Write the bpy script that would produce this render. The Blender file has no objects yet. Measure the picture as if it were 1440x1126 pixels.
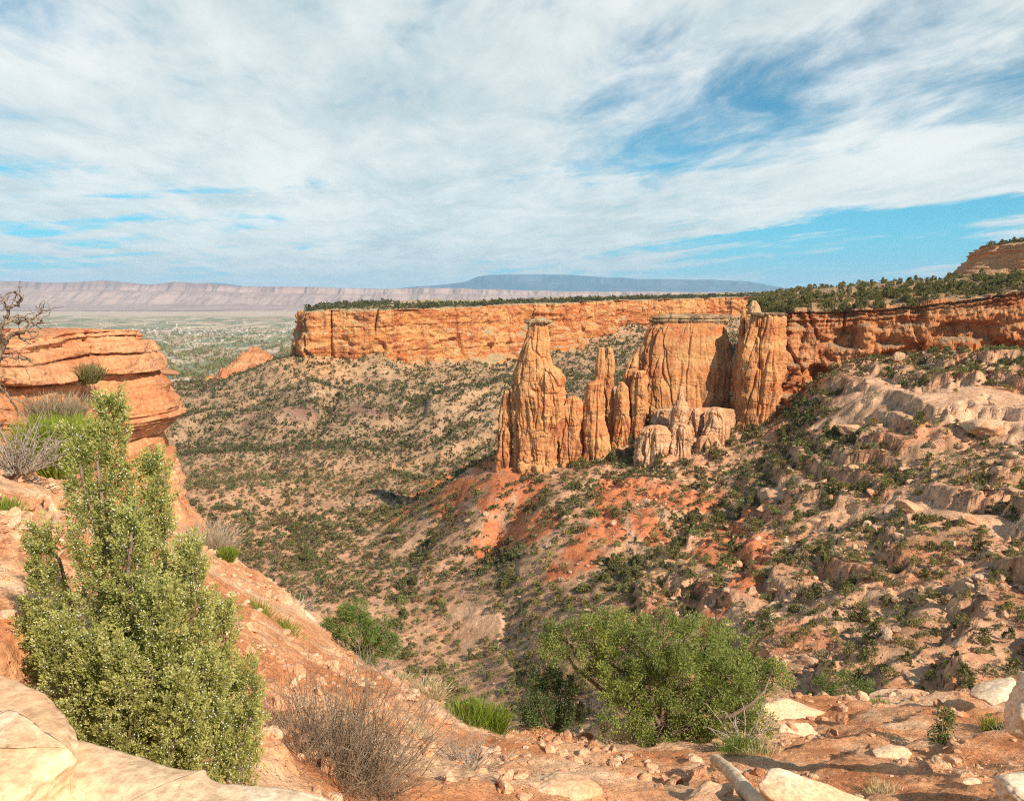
import bpy, math, random, time
import numpy as np
R = math.radians
T00 = time.time()
C = bpy.context.scene
COL = C.collection
# ------------------------------------------------------------------ camera
F_PX = 1080.0; PITCH = R(8.0)
cam_d = bpy.data.cameras.new('camera'); cam_d.sensor_width = 36; cam_d.lens = 36 * F_PX / 1440
cam_d.clip_start = 0.1; cam_d.clip_end = 200000
cam = bpy.data.objects.new('camera', cam_d); COL.objects.link(cam)
cam.location = (0, 0, 0); cam.rotation_euler = (R(90) - PITCH, 0, 0)
C.camera = cam
# ------------------------------------------------------------------ view / render
C.view_settings.view_transform = 'Standard'; C.view_settings.look = 'None'
C.view_settings.exposure = 0.42; C.view_settings.gamma = 1.0
C.render.engine = 'CYCLES'
C.cycles.max_bounces = 5; C.cycles.diffuse_bounces = 2; C.cycles.glossy_bounces = 1
C.cycles.transmission_bounces = 2; C.cycles.volume_bounces = 0; C.cycles.transparent_max_bounces = 4
C.cycles.use_denoising = False; C.cycles.filter_width = 1.15
C.cycles.use_adaptive_sampling = True; C.cycles.adaptive_threshold = 0.02
# ------------------------------------------------------------------ sun
SUN_DIR = np.array([0.58, -0.66, 0.66]); SUN_DIR = SUN_DIR / np.linalg.norm(SUN_DIR)
sd = bpy.data.lights.new('sun', 'SUN'); sd.energy = 5.0; sd.angle = R(0.5); sd.color = (1.0, 0.88, 0.72)
sun = bpy.data.objects.new('sun', sd); COL.objects.link(sun)
from mathutils import Vector
sun.rotation_euler = Vector([float(v) for v in SUN_DIR]).to_track_quat('Z', 'Y').to_euler()
SUN_EL = math.asin(SUN_DIR[2]); SUN_AZ = math.atan2(SUN_DIR[0], SUN_DIR[1])

# ------------------------------------------------------------------ shader helpers
class NT:
    def __init__(s, tree): s.t = tree; s.n = tree.nodes; s.l = tree.links
    def node(s, typ, ins=None, **kw):
        n = s.n.new(typ)
        for k, v in kw.items(): setattr(n, k, v)
        if ins:
            for k, v in ins.items(): s.set(n, k, v)
        return n
    def set(s, n, k, v):
        sock = n.inputs[k]
        if isinstance(v, bpy.types.NodeSocket): s.l.new(v, sock)
        else: sock.default_value = v
    def math(s, op, a, b=0.0, c=None, clamp=False):
        n = s.n.new('ShaderNodeMath'); n.operation = op; n.use_clamp = clamp
        s.set(n, 0, a); s.set(n, 1, b)
        if c is not None: s.set(n, 2, c)
        return n.outputs[0]
    def vmath(s, op, a, b=(0, 0, 0)):
        n = s.n.new('ShaderNodeVectorMath'); n.operation = op
        s.set(n, 0, a)
        if op == 'SCALE': s.set(n, 3, b)
        else: s.set(n, 1, b)
        return n.outputs['Value'] if op in ('DOT_PRODUCT', 'LENGTH') else n.outputs[0]
    def mix(s, f, a, b, mode='MIX'):
        n = s.n.new('ShaderNodeMix'); n.data_type = 'RGBA'; n.blend_type = mode
        s.set(n, 0, f)
        for i, v in ((6, a), (7, b)):
            if isinstance(v, tuple) and len(v) == 3: v = v + (1,)
            s.set(n, i, v)
        return n.outputs[2]
    def ramp(s, f, lo, hi):
        n = s.n.new('ShaderNodeMapRange'); n.interpolation_type = 'SMOOTHSTEP'
        s.set(n, 0, f); s.set(n, 1, lo); s.set(n, 2, hi); s.set(n, 3, 0.0); s.set(n, 4, 1.0)
        return n.outputs[0]
    def noise(s, vec, scale, detail=5, rough=0.55, dist=0.0):
        n = s.n.new('ShaderNodeTexNoise')
        s.set(n, 'Vector', vec); s.set(n, 'Scale', scale); s.set(n, 'Detail', detail)
        s.set(n, 'Roughness', rough); s.set(n, 'Distortion', dist)
        return n.outputs[0]
    def voro(s, vec, scale, feature='F1', out='Distance', rnd=1.0):
        n = s.n.new('ShaderNodeTexVoronoi'); n.feature = feature
        s.set(n, 'Vector', vec); s.set(n, 'Scale', scale); s.set(n, 'Randomness', rnd)
        return n.outputs[out]
    def sep(s, vec):
        n = s.n.new('ShaderNodeSeparateXYZ'); s.set(n, 0, vec); return n.outputs
    def comb(s, x, y, z):
        n = s.n.new('ShaderNodeCombineXYZ'); s.set(n, 0, x); s.set(n, 1, y); s.set(n, 2, z); return n.outputs[0]

# ------------------------------------------------------------------ pixel <-> world
CP, SP = math.cos(PITCH), math.sin(PITCH)
def ray(px, py):
    u = (px - 720.0) / F_PX; v = (563.0 - py) / F_PX
    return np.array([u, CP + v * SP, -SP + v * CP])
def P(px, py, Y):
    d = ray(px, py); return d * (Y / d[1])
def project(p):
    p = np.asarray(p); f = p[..., 1] * CP - p[..., 2] * SP; up = p[..., 1] * SP + p[..., 2] * CP
    f = np.maximum(f, 1e-3)
    return 720 + F_PX * p[..., 0] / f, 563 - F_PX * up / f

# ------------------------------------------------------------------ world: sky with thin high cloud
W = bpy.data.worlds.new('World'); C.world = W; W.use_nodes = True
w = NT(W.node_tree); w.n.clear()
wo = w.node('ShaderNodeOutputWorld')
sky = w.node('ShaderNodeTexSky', sky_type='NISHITA', sun_disc=False, sun_elevation=SUN_EL, sun_rotation=SUN_AZ,
             altitude=1700.0, air_density=1.0, dust_density=0.4, ozone_density=2.5)
tc = w.node('ShaderNodeTexCoord'); dvec = tc.outputs['Generated']
dn = w.vmath('NORMALIZE', dvec)
dx, dy, dz = w.sep(dn)[0:3]
den = w.math('ADD', w.math('MAXIMUM', dz, 0.0), 0.07)
qx = w.math('DIVIDE', dx, den); qy = w.math('DIVIDE', dy, den)
# streets of cirrus run away from the viewer, towards azimuth of the far cliffs
qx2 = w.math('ADD', qx, w.math('MULTIPLY', qy, 0.10))
pl = w.comb(qx2, w.math('MULTIPLY', qy, 0.36), 0.0)
warp = w.noise(pl, 0.8, 3, 0.5)
pl2 = w.vmath('ADD', pl, w.comb(w.math('MULTIPLY', warp, 0.9), w.math('MULTIPLY', warp, 0.5), 0.0))
n_big = w.noise(pl2, 0.75, 6, 0.56, 0.35)
n_fine = w.noise(w.comb(w.math('MULTIPLY', qx2, 1.0), w.math('MULTIPLY', qy, 0.5), 3.0), 2.6, 8, 0.62, 0.35)
n_soft = w.noise(dn, 3.2, 5, 0.6, 0.3)
cov = w.math('ADD', w.math('MULTIPLY', n_big, 0.66), w.math('MULTIPLY', n_fine, 0.44))
cov = w.math('ADD', cov, w.math('MULTIPLY', n_soft, 0.22))
def gap(px, py, rad, amt, stretch=None):
    """clear patch of sky round a direction"""
    global cov
    g = ray(px, py); g = g / np.linalg.norm(g)
    df = w.vmath('SUBTRACT', dn, tuple(float(v) for v in g))
    if stretch:
        ang, k = stretch
        e1 = np.array([math.cos(ang), 0, math.sin(ang)]); e2 = np.array([-math.sin(ang), 0, math.cos(ang)])
        a = w.math('MULTIPLY', w.vmath('DOT_PRODUCT', df, tuple(e1)), 1.0 / k)
        b = w.vmath('DOT_PRODUCT', df, tuple(e2))
        dist = w.math('SQRT', w.math('ADD', w.math('MULTIPLY', a, a), w.math('MULTIPLY', b, b)))
    else:
        dist = w.vmath('LENGTH', df)
    m = w.math('SUBTRACT', 1.0, w.ramp(dist, 0.0, rad))
    cov = w.math('SUBTRACT', cov, w.math('MULTIPLY', m, amt))
gap(1070, 150, 0.10, 0.12, (0.25, 2.0))
gap(1000, 120, 0.05, 0.08, (0.5, 2.0))
gap(900, 75, 0.07, 0.10, (0.6, 1.6))
gap(1190, 365, 0.055, 0.30, (0.10, 5.0))
gap(1060, 338, 0.030, 0.30, (0.14, 7.5))
gap(1400, 300, 0.035, 0.16, (0.14, 5.0))
gap(90, 312, 0.032, 0.10, (-0.16, 6.0))
gap(40, 40, 0.10, 0.10, (0.2, 1.6))
gap(720, 372, 0.03, 0.14, (0.0, 8.0))
gap(1380, 150, 0.05, 0.10, (0.3, 2.5))
gap(650, 240, 0.16, -0.10, (0.0, 1.6))
gap(250, 130, 0.20, -0.07, (0.0, 1.6))
stq = w.noise(w.comb(w.math('MULTIPLY', dx, 2.2), w.math('ADD', w.math('MULTIPLY', dz, 26.0), w.math('MULTIPLY', dx, -2.4)), 1.0), 1.5, 5, 0.6, 0.4)
cov = w.math('ADD', cov, w.math('MULTIPLY', w.math('MULTIPLY', w.math('SUBTRACT', stq, 0.45), 1.3), w.math('SUBTRACT', 1.0, w.ramp(dz, 0.08, 0.2))))
cl = w.ramp(cov, 0.44, 0.67)
# cloud sheet ahead; unseen sky overhead and behind cleared to weaken the fill light
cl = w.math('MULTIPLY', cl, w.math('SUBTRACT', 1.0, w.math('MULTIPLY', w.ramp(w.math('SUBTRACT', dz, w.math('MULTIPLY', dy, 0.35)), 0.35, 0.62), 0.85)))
# thickness variation: brighter and greyer parts of the cloud sheet
bri = w.ramp(w.math('ADD', w.math('MULTIPLY', n_fine, 0.5), w.math('MULTIPLY', n_soft, 0.5)), 0.33, 0.66)
skc = w.vmath('SCALE', sky.outputs[0], 1.0)
tint = w.mix(1.0, skc, (0.50, 1.18, 1.16), 'MULTIPLY')
low = w.math('SUBTRACT', 1.0, w.ramp(dz, 0.0, 0.22))
tint = w.mix(w.math('MULTIPLY', low, 0.65), tint, (0.5, 6.2, 9.8))
cloudc = w.mix(bri, (5.6, 6.9, 7.2), (9.9, 10.1, 9.8))
horiz = w.math('MULTIPLY', w.math('SUBTRACT', 1.0, w.ramp(dz, -0.02, 0.10)), 0.35)
skyc = w.mix(horiz, tint, (4.6, 8.6, 10.2))
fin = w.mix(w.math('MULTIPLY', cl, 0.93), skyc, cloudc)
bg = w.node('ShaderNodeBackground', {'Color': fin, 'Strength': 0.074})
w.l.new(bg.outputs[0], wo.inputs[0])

# ------------------------------------------------------------------ numpy noise
_G = np.array([[1,1,0],[-1,1,0],[1,-1,0],[-1,-1,0],[1,0,1],[-1,0,1],[1,0,-1],[-1,0,-1],[0,1,1],[0,-1,1],[0,1,-1],[0,-1,-1],[1,1,0],[-1,1,0],[0,-1,1],[0,-1,-1]], dtype=np.float32)
def _h(ix, iy, iz, seed):
    h = (ix * np.uint32(374761393)) ^ (iy * np.uint32(668265263)) ^ (iz * np.uint32(2147483647 - 1274126177)) ^ np.uint32((seed * 974711) & 0xffffffff)
    h = (h ^ (h >> np.uint32(13))) * np.uint32(1274126177)
    return h ^ (h >> np.uint32(16))
def noise(x, y, z=0.0, seed=0):
    x, y, z = np.broadcast_arrays(np.asarray(x, np.float64), np.asarray(y, np.float64), np.asarray(z, np.float64))
    fx, fy, fz = np.floor(x), np.floor(y), np.floor(z)
    ix, iy, iz = (a.astype(np.int64).astype(np.uint32) for a in (fx, fy, fz))
    x = (x - fx).astype(np.float32); y = (y - fy).astype(np.float32); z = (z - fz).astype(np.float32)
    u = x*x*x*(x*(x*6-15)+10); v = y*y*y*(y*(y*6-15)+10); q = z*z*z*(z*(z*6-15)+10)
    out = 0
    for a in (0, 1):
        for b in (0, 1):
            for c in (0, 1):
                g = _G[_h(ix + np.uint32(a), iy + np.uint32(b), iz + np.uint32(c), seed) & np.uint32(15)]
                d = g[..., 0] * (x - a) + g[..., 1] * (y - b) + g[..., 2] * (z - c)
                out = out + d * (u if a else 1 - u) * (v if b else 1 - v) * (q if c else 1 - q)
    return out
def fbm(x, y, z=0.0, o=4, seed=0, gain=0.5):
    s = 0; a = 1.0; f = 1.0
    for i in range(o):
        s = s + a * noise(np.asarray(x) * f, np.asarray(y) * f, np.asarray(z) * f, seed + i * 17); a *= gain; f *= 2.03
    return s
def ridged(x, y, z=0.0, o=4, seed=0):
    s = 0; a = 1.0; f = 1.0
    for i in range(o):
        s = s + a * (1 - 2 * np.abs(noise(np.asarray(x) * f, np.asarray(y) * f, np.asarray(z) * f, seed + i * 17))); a *= 0.5; f *= 2.03
    return s
def cellr(i, seed=0, j=0):
    i = np.asarray(i).astype(np.int64).astype(np.uint32); j = np.broadcast_to(np.asarray(j), i.shape).astype(np.int64).astype(np.uint32)
    return (_h(i, j, i * np.uint32(7), seed) & np.uint32(65535)) / 65535.0
def sstep(a, b, x):
    t = np.clip((x - a) / (b - a), 0, 1); return t * t * (3 - 2 * t)

# ------------------------------------------------------------------ mesh helpers
def mesh(name, V, F, mat, col=None, smooth=True):
    V = np.ascontiguousarray(V, dtype=np.float32); F = np.ascontiguousarray(F, dtype=np.int32)
    k = F.shape[1]; me = bpy.data.meshes.new(name)
    me.vertices.add(len(V)); me.vertices.foreach_set('co', V.ravel())
    me.loops.add(F.size); me.loops.foreach_set('vertex_index', F.ravel())
    me.polygons.add(len(F)); me.polygons.foreach_set('loop_start', np.arange(0, F.size, k, dtype=np.int32))
    try: me.polygons.foreach_set('loop_total', np.full(len(F), k, dtype=np.int32))
    except Exception: pass
    me.update(calc_edges=True)
    me.polygons.foreach_set('use_smooth', np.full(len(F), bool(smooth)))
    if col is not None:
        at = me.color_attributes.new('Col', 'FLOAT_COLOR', 'POINT')
        c4 = np.ones((len(V), 4), np.float32); c4[:, :3] = col
        at.data.foreach_set('color', c4.ravel())
    if mat: me.materials.append(mat)
    return me
def link(name, me, parent=None, loc=None, label=None, cat=None, group=None, kind=None, rot=None, scale=None):
    o = bpy.data.objects.new(name, me); COL.objects.link(o)
    if parent: o.parent = parent
    if loc is not None: o.location = [float(v) for v in loc]
    if rot is not None: o.rotation_euler = rot
    if scale is not None: o.scale = scale
    if label: o['label'] = label
    if cat: o['category'] = cat
    if group: o['group'] = group
    if kind: o['kind'] = kind
    elif cat: o['kind'] = 'thing'
    return o
def gridF(nr, nc, wrap=False):
    i = np.arange(nr - 1)[:, None]; j = np.arange(nc if wrap else nc - 1)[None, :]
    j2 = (j + 1) % nc
    return np.stack([i * nc + j, i * nc + j2, (i + 1) * nc + j2, (i + 1) * nc + j], -1).reshape(-1, 4)
def merge(parts):
    Vs, Fs, Cs, n = [], [], [], 0
    for p in parts:
        Vs.append(p[0]); Fs.append(p[1] + n); n += len(p[0])
        if len(p) > 2: Cs.append(p[2])
    return (np.concatenate(Vs), np.concatenate(Fs)) + ((np.concatenate(Cs),) if Cs else ())
def tube(path, rad, sides=6):
    path = np.asarray(path, float); rad = np.broadcast_to(np.asarray(rad, float), (len(path),))
    t = np.gradient(path, axis=0); t /= np.linalg.norm(t, axis=1)[:, None] + 1e-9
    ref = np.array([0.13, 0.31, 0.94]); ref = ref if abs(np.dot(ref, t[0])) < 0.9 else np.array([1, 0.1, 0.])
    a = np.cross(t, ref); a /= np.linalg.norm(a, axis=1)[:, None] + 1e-9
    b = np.cross(t, a)
    th = np.arange(sides) / sides * 2 * math.pi
    V = path[:, None, :] + rad[:, None, None] * (np.cos(th)[None, :, None] * a[:, None, :] + np.sin(th)[None, :, None] * b[:, None, :])
    return V.reshape(-1, 3), gridF(len(path), sides, True)[:, ::-1]
def leaves(c, d, L, wd, rs, fold=True):
    """one small quad per leaf spray: c base (N,3), d direction (N,3), length L, width wd"""
    n = len(c); r = rs.normal(size=(n, 3)); s = np.cross(d, r); s /= np.linalg.norm(s, axis=1)[:, None] + 1e-9
    L = np.broadcast_to(L, (n,))[:, None]; wd = np.broadcast_to(wd, (n,))[:, None]
    m = c + d * L * 0.55
    V = np.stack([c, m + s * wd * .5, c + d * L, m - s * wd * .5], 1).reshape(-1, 3)
    return V, np.arange(4 * n).reshape(n, 4)
def unit(v): return v / (np.linalg.norm(v, axis=-1, keepdims=True) + 1e-9)

# ------------------------------------------------------------------ materials
def newmat(name):
    m = bpy.data.materials.new(name); m.use_nodes = True; t = NT(m.node_tree); t.n.clear()
    out = t.node('ShaderNodeOutputMaterial'); b = t.node('ShaderNodeBsdfPrincipled')
    b.inputs['Roughness'].default_value = 0.9; b.inputs['Specular IOR Level'].default_value = 0.15
    t.l.new(b.outputs[0], out.inputs[0]); return m, t, b, out
def bump(t, b, h, dist, strength=1.0):
    n = t.node('ShaderNodeBump', {'Height': h, 'Distance': dist, 'Strength': strength}); t.l.new(n.outputs[0], b.inputs['Normal'])

def rock_mat(name, base, dark, light, streak, unit_m, strata=1.0, varnish=0.5, soil=None, vb=0.25, soil_n=(0.55, 0.8), bump_m=None, red=None, crack=0.5, band_scale=1.0):
    """layered sandstone. unit_m = size in metres of the main pattern"""
    m, t, b, out = newmat(name)
    g = t.node('ShaderNodeNewGeometry'); pos = g.outputs['Position']
    s = 1.0 / unit_m
    x, y, z = t.sep(pos)[0:3]
    wz = t.math('ADD', z, t.math('MULTIPLY', t.noise(pos, s * 0.35, 3), unit_m * 0.9))
    band = t.noise(t.comb(t.math('MULTIPLY', x, 0.06), t.math('MULTIPLY', y, 0.06), wz), s * 1.5 * band_scale, 6, 0.65)
    band2 = t.noise(t.comb(t.math('MULTIPLY', x, 0.1), t.math('MULTIPLY', y, 0.1), t.math('MULTIPLY', wz, 1.0)), s * 6 * band_scale, 4, 0.6)
    blot = t.noise(pos, s * 0.8, 6, 0.62, 0.4)
    vert = t.noise(t.comb(x, y, t.math('MULTIPLY', z, 0.12)), s * 2.2, 6, 0.65, 0.3)
    fine = t.noise(pos, s * 14, 5, 0.7)
    c = t.mix(t.ramp(band, 0.38, 0.62), base, light)
    c = t.mix(t.math('MULTIPLY', t.ramp(blot, 0.46, 0.66), 0.75), c, dark if red is None else red)
    c = t.mix(t.math('MULTIPLY', t.ramp(band2, 0.52, 0.68), 0.45 * strata), c, dark)
    c = t.mix(t.math('MULTIPLY', t.math('MULTIPLY', t.ramp(vert, 0.52, 0.70), t.ramp(t.noise(pos, s * 0.45, 3), 0.42, 0.6)), varnish), c, streak)
    c = t.mix(1.0, c, t.mix(t.ramp(fine, 0.3, 0.7), (0.68, 0.66, 0.64), (1.26, 1.26, 1.26)), 'MULTIPLY')
    if soil:
        nz = t.sep(g.outputs['Normal'])[2]
        f = t.ramp(t.math('ADD', nz, t.math('MULTIPLY', t.math('SUBTRACT', t.noise(pos, s * 3, 4), 0.5), 0.35)), soil_n[0], soil_n[1])
        sc = t.mix(t.ramp(t.noise(pos, s * 2.5, 5, 0.7), 0.4, 0.62), soil, tuple(v * 1.35 for v in soil))
        c = t.mix(f, c, sc)
    t.set(b, 'Base Color', c)
    ck = t.voro(t.comb(x, y, t.math('MULTIPLY', z, 0.45)), s * 1.1, 'DISTANCE_TO_EDGE')
    hb = t.math('ADD', t.math('MULTIPLY', band2, 0.55 * strata), t.math('MULTIPLY', t.noise(pos, s * 5, 8, 0.68), 0.8))
    hb = t.math('ADD', hb, t.math('MULTIPLY', t.ramp(ck, 0.0, 0.05), crack * 0.35))
    hb = t.math('ADD', hb, t.math('MULTIPLY', t.ramp(vert, 0.4, 0.6), vb))
    bump(t, b, hb, bump_m if bump_m else unit_m * 0.16, 0.9)
    return m

M = {}
M['mesa'] = rock_mat('mesa_rock', (0.56, 0.195, 0.06), (0.30, 0.08, 0.035), (0.70, 0.36, 0.14), (0.17, 0.05, 0.03), 34, 0.8, 0.95, soil=(0.40, 0.29, 0.16), red=(0.42, 0.115, 0.045), band_scale=2.6)
M['rim'] = rock_mat('rim_rock', (0.56, 0.20, 0.07), (0.34, 0.095, 0.04), (0.62, 0.29, 0.13), (0.10, 0.045, 0.035), 9, 0.9, 0.8, soil=(0.33, 0.21, 0.12), red=(0.40, 0.115, 0.045))
M['spire'] = rock_mat('spire_rock', (0.55, 0.225, 0.082), (0.30, 0.09, 0.038), (0.64, 0.34, 0.145), (0.15, 0.048, 0.03), 11, 0.6, 1.0, bump_m=0.7, red=(0.47, 0.155, 0.065), vb=0.08, crack=0.25)
M['cap'] = rock_mat('cap_rock', (0.30, 0.17, 0.09), (0.12, 0.07, 0.045), (0.52, 0.36, 0.2), (0.1, 0.06, 0.04), 3, 1.0, 0.6)
M['pale'] = rock_mat('pale_rock', (0.66, 0.36, 0.19), (0.46, 0.20, 0.10), (0.73, 0.46, 0.27), (0.30, 0.12, 0.07), 6, 0.7, 0.4, vb=0.05, crack=0.4)
M['ledge'] = rock_mat('ledge_rock', (0.58, 0.245, 0.11), (0.30, 0.08, 0.038), (0.68, 0.36, 0.19), (0.22, 0.06, 0.03), 1.5, 0.6, 0.35, red=(0.52, 0.18, 0.075), bump_m=0.11, vb=0.05, crack=0.3)
M['slab'] = rock_mat('slab_rock', (0.80, 0.53, 0.315), (0.70, 0.38, 0.20), (0.85, 0.67, 0.48), (0.55, 0.26, 0.12), 0.7, 0.35, 0.3, bump_m=0.016, crack=0.15, vb=0.05)
M['boulder'] = rock_mat('boulder_rock', (0.62, 0.38, 0.23), (0.42, 0.21, 0.11), (0.72, 0.49, 0.32), (0.3, 0.13, 0.07), 2.5, 0.7, 0.4)
M['stone'] = rock_mat('stone_rock', (0.66, 0.35, 0.19), (0.46, 0.19, 0.09), (0.76, 0.50, 0.32), (0.3, 0.1, 0.05), 0.35, 0.5, 0.3, bump_m=0.03)

def ground_mat(name, scale_m, bump_m, pebble=0.0):
    m, t, b, out = newmat(name)
    g = t.node('ShaderNodeNewGeometry'); pos = g.outputs['Position']
    a = t.node('ShaderNodeAttribute', attribute_name='Col').outputs['Color']
    s = 1 / scale_m
    n1 = t.noise(pos, s, 6, 0.65, 0.3); n2 = t.noise(pos, s * 8, 5, 0.7); n3 = t.noise(pos, s * 40, 3, 0.7)
    c = t.mix(1.0, a, t.mix(t.ramp(n1, 0.35, 0.65), (0.78, 0.74, 0.70), (1.15, 1.14, 1.12)), 'MULTIPLY')
    c = t.mix(1.0, c, t.mix(t.ramp(n2, 0.3, 0.7), (0.72, 0.70, 0.68), (1.25, 1.25, 1.25)), 'MULTIPLY')
    h = t.math('ADD', t.math('MULTIPLY', n2, 0.7), t.math('MULTIPLY', n3, 0.3))
    if pebble:
        v = t.node('ShaderNodeTexVoronoi'); t.set(v, 'Vector', pos); t.set(v, 'Scale', 1 / pebble)
        pm = t.math('MULTIPLY', t.math('SUBTRACT', 1.0, t.ramp(v.outputs['Distance'], 0.25, 0.38)), t.ramp(t.noise(pos, s * 6, 3), 0.5, 0.6))
        pc = t.mix(1.0, a, t.mix(t.sep(v.outputs['Color'])[0], (0.7, 0.6, 0.55), (1.3, 1.45, 1.6)), 'MULTIPLY')
        c = t.mix(t.math('MULTIPLY', pm, 0.8), c, pc)
        h = t.math('ADD', h, t.math('MULTIPLY', pm, 0.6))
    t.set(b, 'Base Color', c); bump(t, b, h, bump_m, 0.9)
    return m
M['canyon'] = ground_mat('canyon_soil', 14, 0.6, pebble=1.1)
M['soil'] = ground_mat('red_soil', 0.5, 0.05, pebble=0.045)

def leaf_mat(name, k=1.0, trans=0.25):
    m, t, b, out = newmat(name)
    a = t.node('ShaderNodeAttribute', attribute_name='Col').outputs['Color']
    c = t.vmath('SCALE', a, k)
    t.set(b, 'Base Color', c); b.inputs['Roughness'].default_value = 0.65; b.inputs['Specular IOR Level'].default_value = 0.25
    tr = t.node('ShaderNodeBsdfTranslucent', {'Color': t.mix(1.0, c, (1.2, 1.3, 0.5), 'MULTIPLY')})
    mx = t.node('ShaderNodeMixShader', {0: trans}); t.l.new(b.outputs[0], mx.inputs[1]); t.l.new(tr.outputs[0], mx.inputs[2])
    t.l.new(mx.outputs[0], out.inputs[0]); return m
M['leaf'] = leaf_mat('foliage')
M['leaf_far'] = leaf_mat('distant_foliage', 1.0, 0.15)
def plain_mat(name, ca, cb, s, rough=0.9, bm=0.0):
    m, t, b, out = newmat(name)
    g = t.node('ShaderNodeNewGeometry')
    n = t.noise(g.outputs['Position'], s, 5, 0.65)
    t.set(b, 'Base Color', t.mix(t.ramp(n, 0.35, 0.65), ca, cb)); b.inputs['Roughness'].default_value = rough
    if bm: bump(t, b, n, bm)
    return m
M['bark'] = plain_mat('bark', (0.17, 0.11, 0.07), (0.30, 0.22, 0.16), 30)
M['dead'] = plain_mat('weathered_wood', (0.26, 0.20, 0.15), (0.50, 0.42, 0.34), 25)
M['twig'] = plain_mat('twig_bark', (0.15, 0.10, 0.065), (0.40, 0.30, 0.20), 8)
M['log'] = plain_mat('bleached_wood', (0.62, 0.42, 0.26), (0.82, 0.66, 0.46), 9, bm=0.02)
M['deadtree'] = plain_mat('dark_dead_wood', (0.14, 0.09, 0.06), (0.34, 0.25, 0.18), 20)
M['berry'] = plain_mat('berry_skin', (0.62, 0.68, 0.60), (0.80, 0.84, 0.78), 60, 0.6)

# ------------------------------------------------------------------ canyon terrain
CTRL = [
 (250,540,1150),(150,545,1150),(0,560,1150),(-200,580,1150),(340,528,1120),(400,510,1075),(430,500,1060),(430,520,1000),
 (250,600,760),(100,620,760),(-200,640,760),(400,600,760),(560,545,940),(560,508,1070),(480,520,1000),(700,520,1130),(700,492,1330),(620,500,1180),
 (600,620,710),(450,660,600),(300,700,500),(600,700,520),(300,800,390),(450,850,330),(600,900,300),(700,800,365),(700,900,285),
 (700,1000,230),(100,800,390),(-200,800,390),(100,1000,230),(400,1050,180),(600,1150,150),
 (690,560,810),(800,540,950),(850,480,1450),(850,540,920),(780,478,1420),(940,470,1600),(1030,480,1350),(1030,520,900),(980,452,1680),(900,452,1600),(1090,470,1500),
 (700,645,405),(760,642,405),(850,642,400),(900,605,400),(1000,592,395),(1080,598,388),(1120,565,388),
 (650,668,420),(600,700,440),(690,690,370),(630,740,400),(560,745,430),
 (760,700,350),(860,700,342),(950,700,330),(1000,660,350),(1040,640,362),
 (760,780,310),(870,780,290),(1000,760,285),(800,860,262),(900,860,240),(1000,860,212),(800,960,225),(950,960,180),(1100,960,150),(1250,960,130),(1440,950,115),(1700,950,100),
 (1100,650,325),(1100,760,250),(1200,650,285),(1200,760,225),(1200,860,175),(1350,650,255),(1350,760,200),(1350,860,155),(1440,760,180),(1440,650,235),(1700,760,150),(1700,650,200),
 (1200,560,340),(1150,560,362),(1300,560,300),(1300,498,360),(1440,500,345),(1440,560,280),(1200,500,370),(1130,530,385),(1700,500,310),(1700,560,240)]
CW = [P(*c) for c in CTRL]
for px, Y, z in ((720,470,-112),(800,480,-112),(880,490,-108),(960,490,-104),(1040,490,-98),(650,480,-122),(720,600,-132),(850,600,-126),(980,600,-120),(1060,620,-105),
                 (650,90,-118),(1100,80,-75),(1440,75,-58),(300,110,-120),(-200,200,-130),(0,1500,-240),(300,1500,-215),(200,1300,-170),(1200,1500,-85)):
    CW.append(np.array([(px - 720) / F_PX * Y, Y, z]))
CW = np.array(CW)
_c2 = CW[:, :2] / 400.0
def _tps(r2): return 0.5 * r2 * np.log(r2 + 1e-12)
_n = len(CW); _A = np.zeros((_n + 3, _n + 3))
_A[:_n, :_n] = _tps(((_c2[:, None] - _c2[None]) ** 2).sum(-1)) + np.eye(_n) * 0.0015
_A[:_n, _n] = 1; _A[:_n, _n + 1:] = _c2; _A[_n:, :_n] = _A[:_n, _n:].T
_w = np.linalg.solve(_A, np.concatenate([CW[:, 2], [0, 0, 0]]))
# right rim line in plan: (px, Y)
def plan(pts): return np.array([[(px - 720) / F_PX * Y, Y] for px, Y in pts])
RIM = plan([(1052,640),(1050,520),(1056,440),(1072,408),(1110,398),(1150,398),(1200,390),(1250,388),(1300,378),(1370,374),(1440,362),(1560,348),(1750,330),(2100,300)])
def base_z(x, y):
    x = np.asarray(x, float); sh = x.shape; q = np.stack([x.ravel(), np.asarray(y, float).ravel()], 1) / 400.0
    out = np.empty(len(q))
    for i in range(0, len(q), 60000):
        s = q[i:i + 60000]; r2 = (s[:, None, 0] - _c2[None, :, 0]) ** 2 + (s[:, None, 1] - _c2[None, :, 1]) ** 2
        out[i:i + 60000] = _tps(r2) @ _w[:_n] + _w[_n] + s @ _w[_n + 1:]
    return out.reshape(sh)
def right_mask(x, y):   # bouldery slope on the right of the canyon
    px = 720 + F_PX * x / np.maximum(y, 1)
    return sstep(740, 1000, px) * sstep(470, 400, y)
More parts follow.
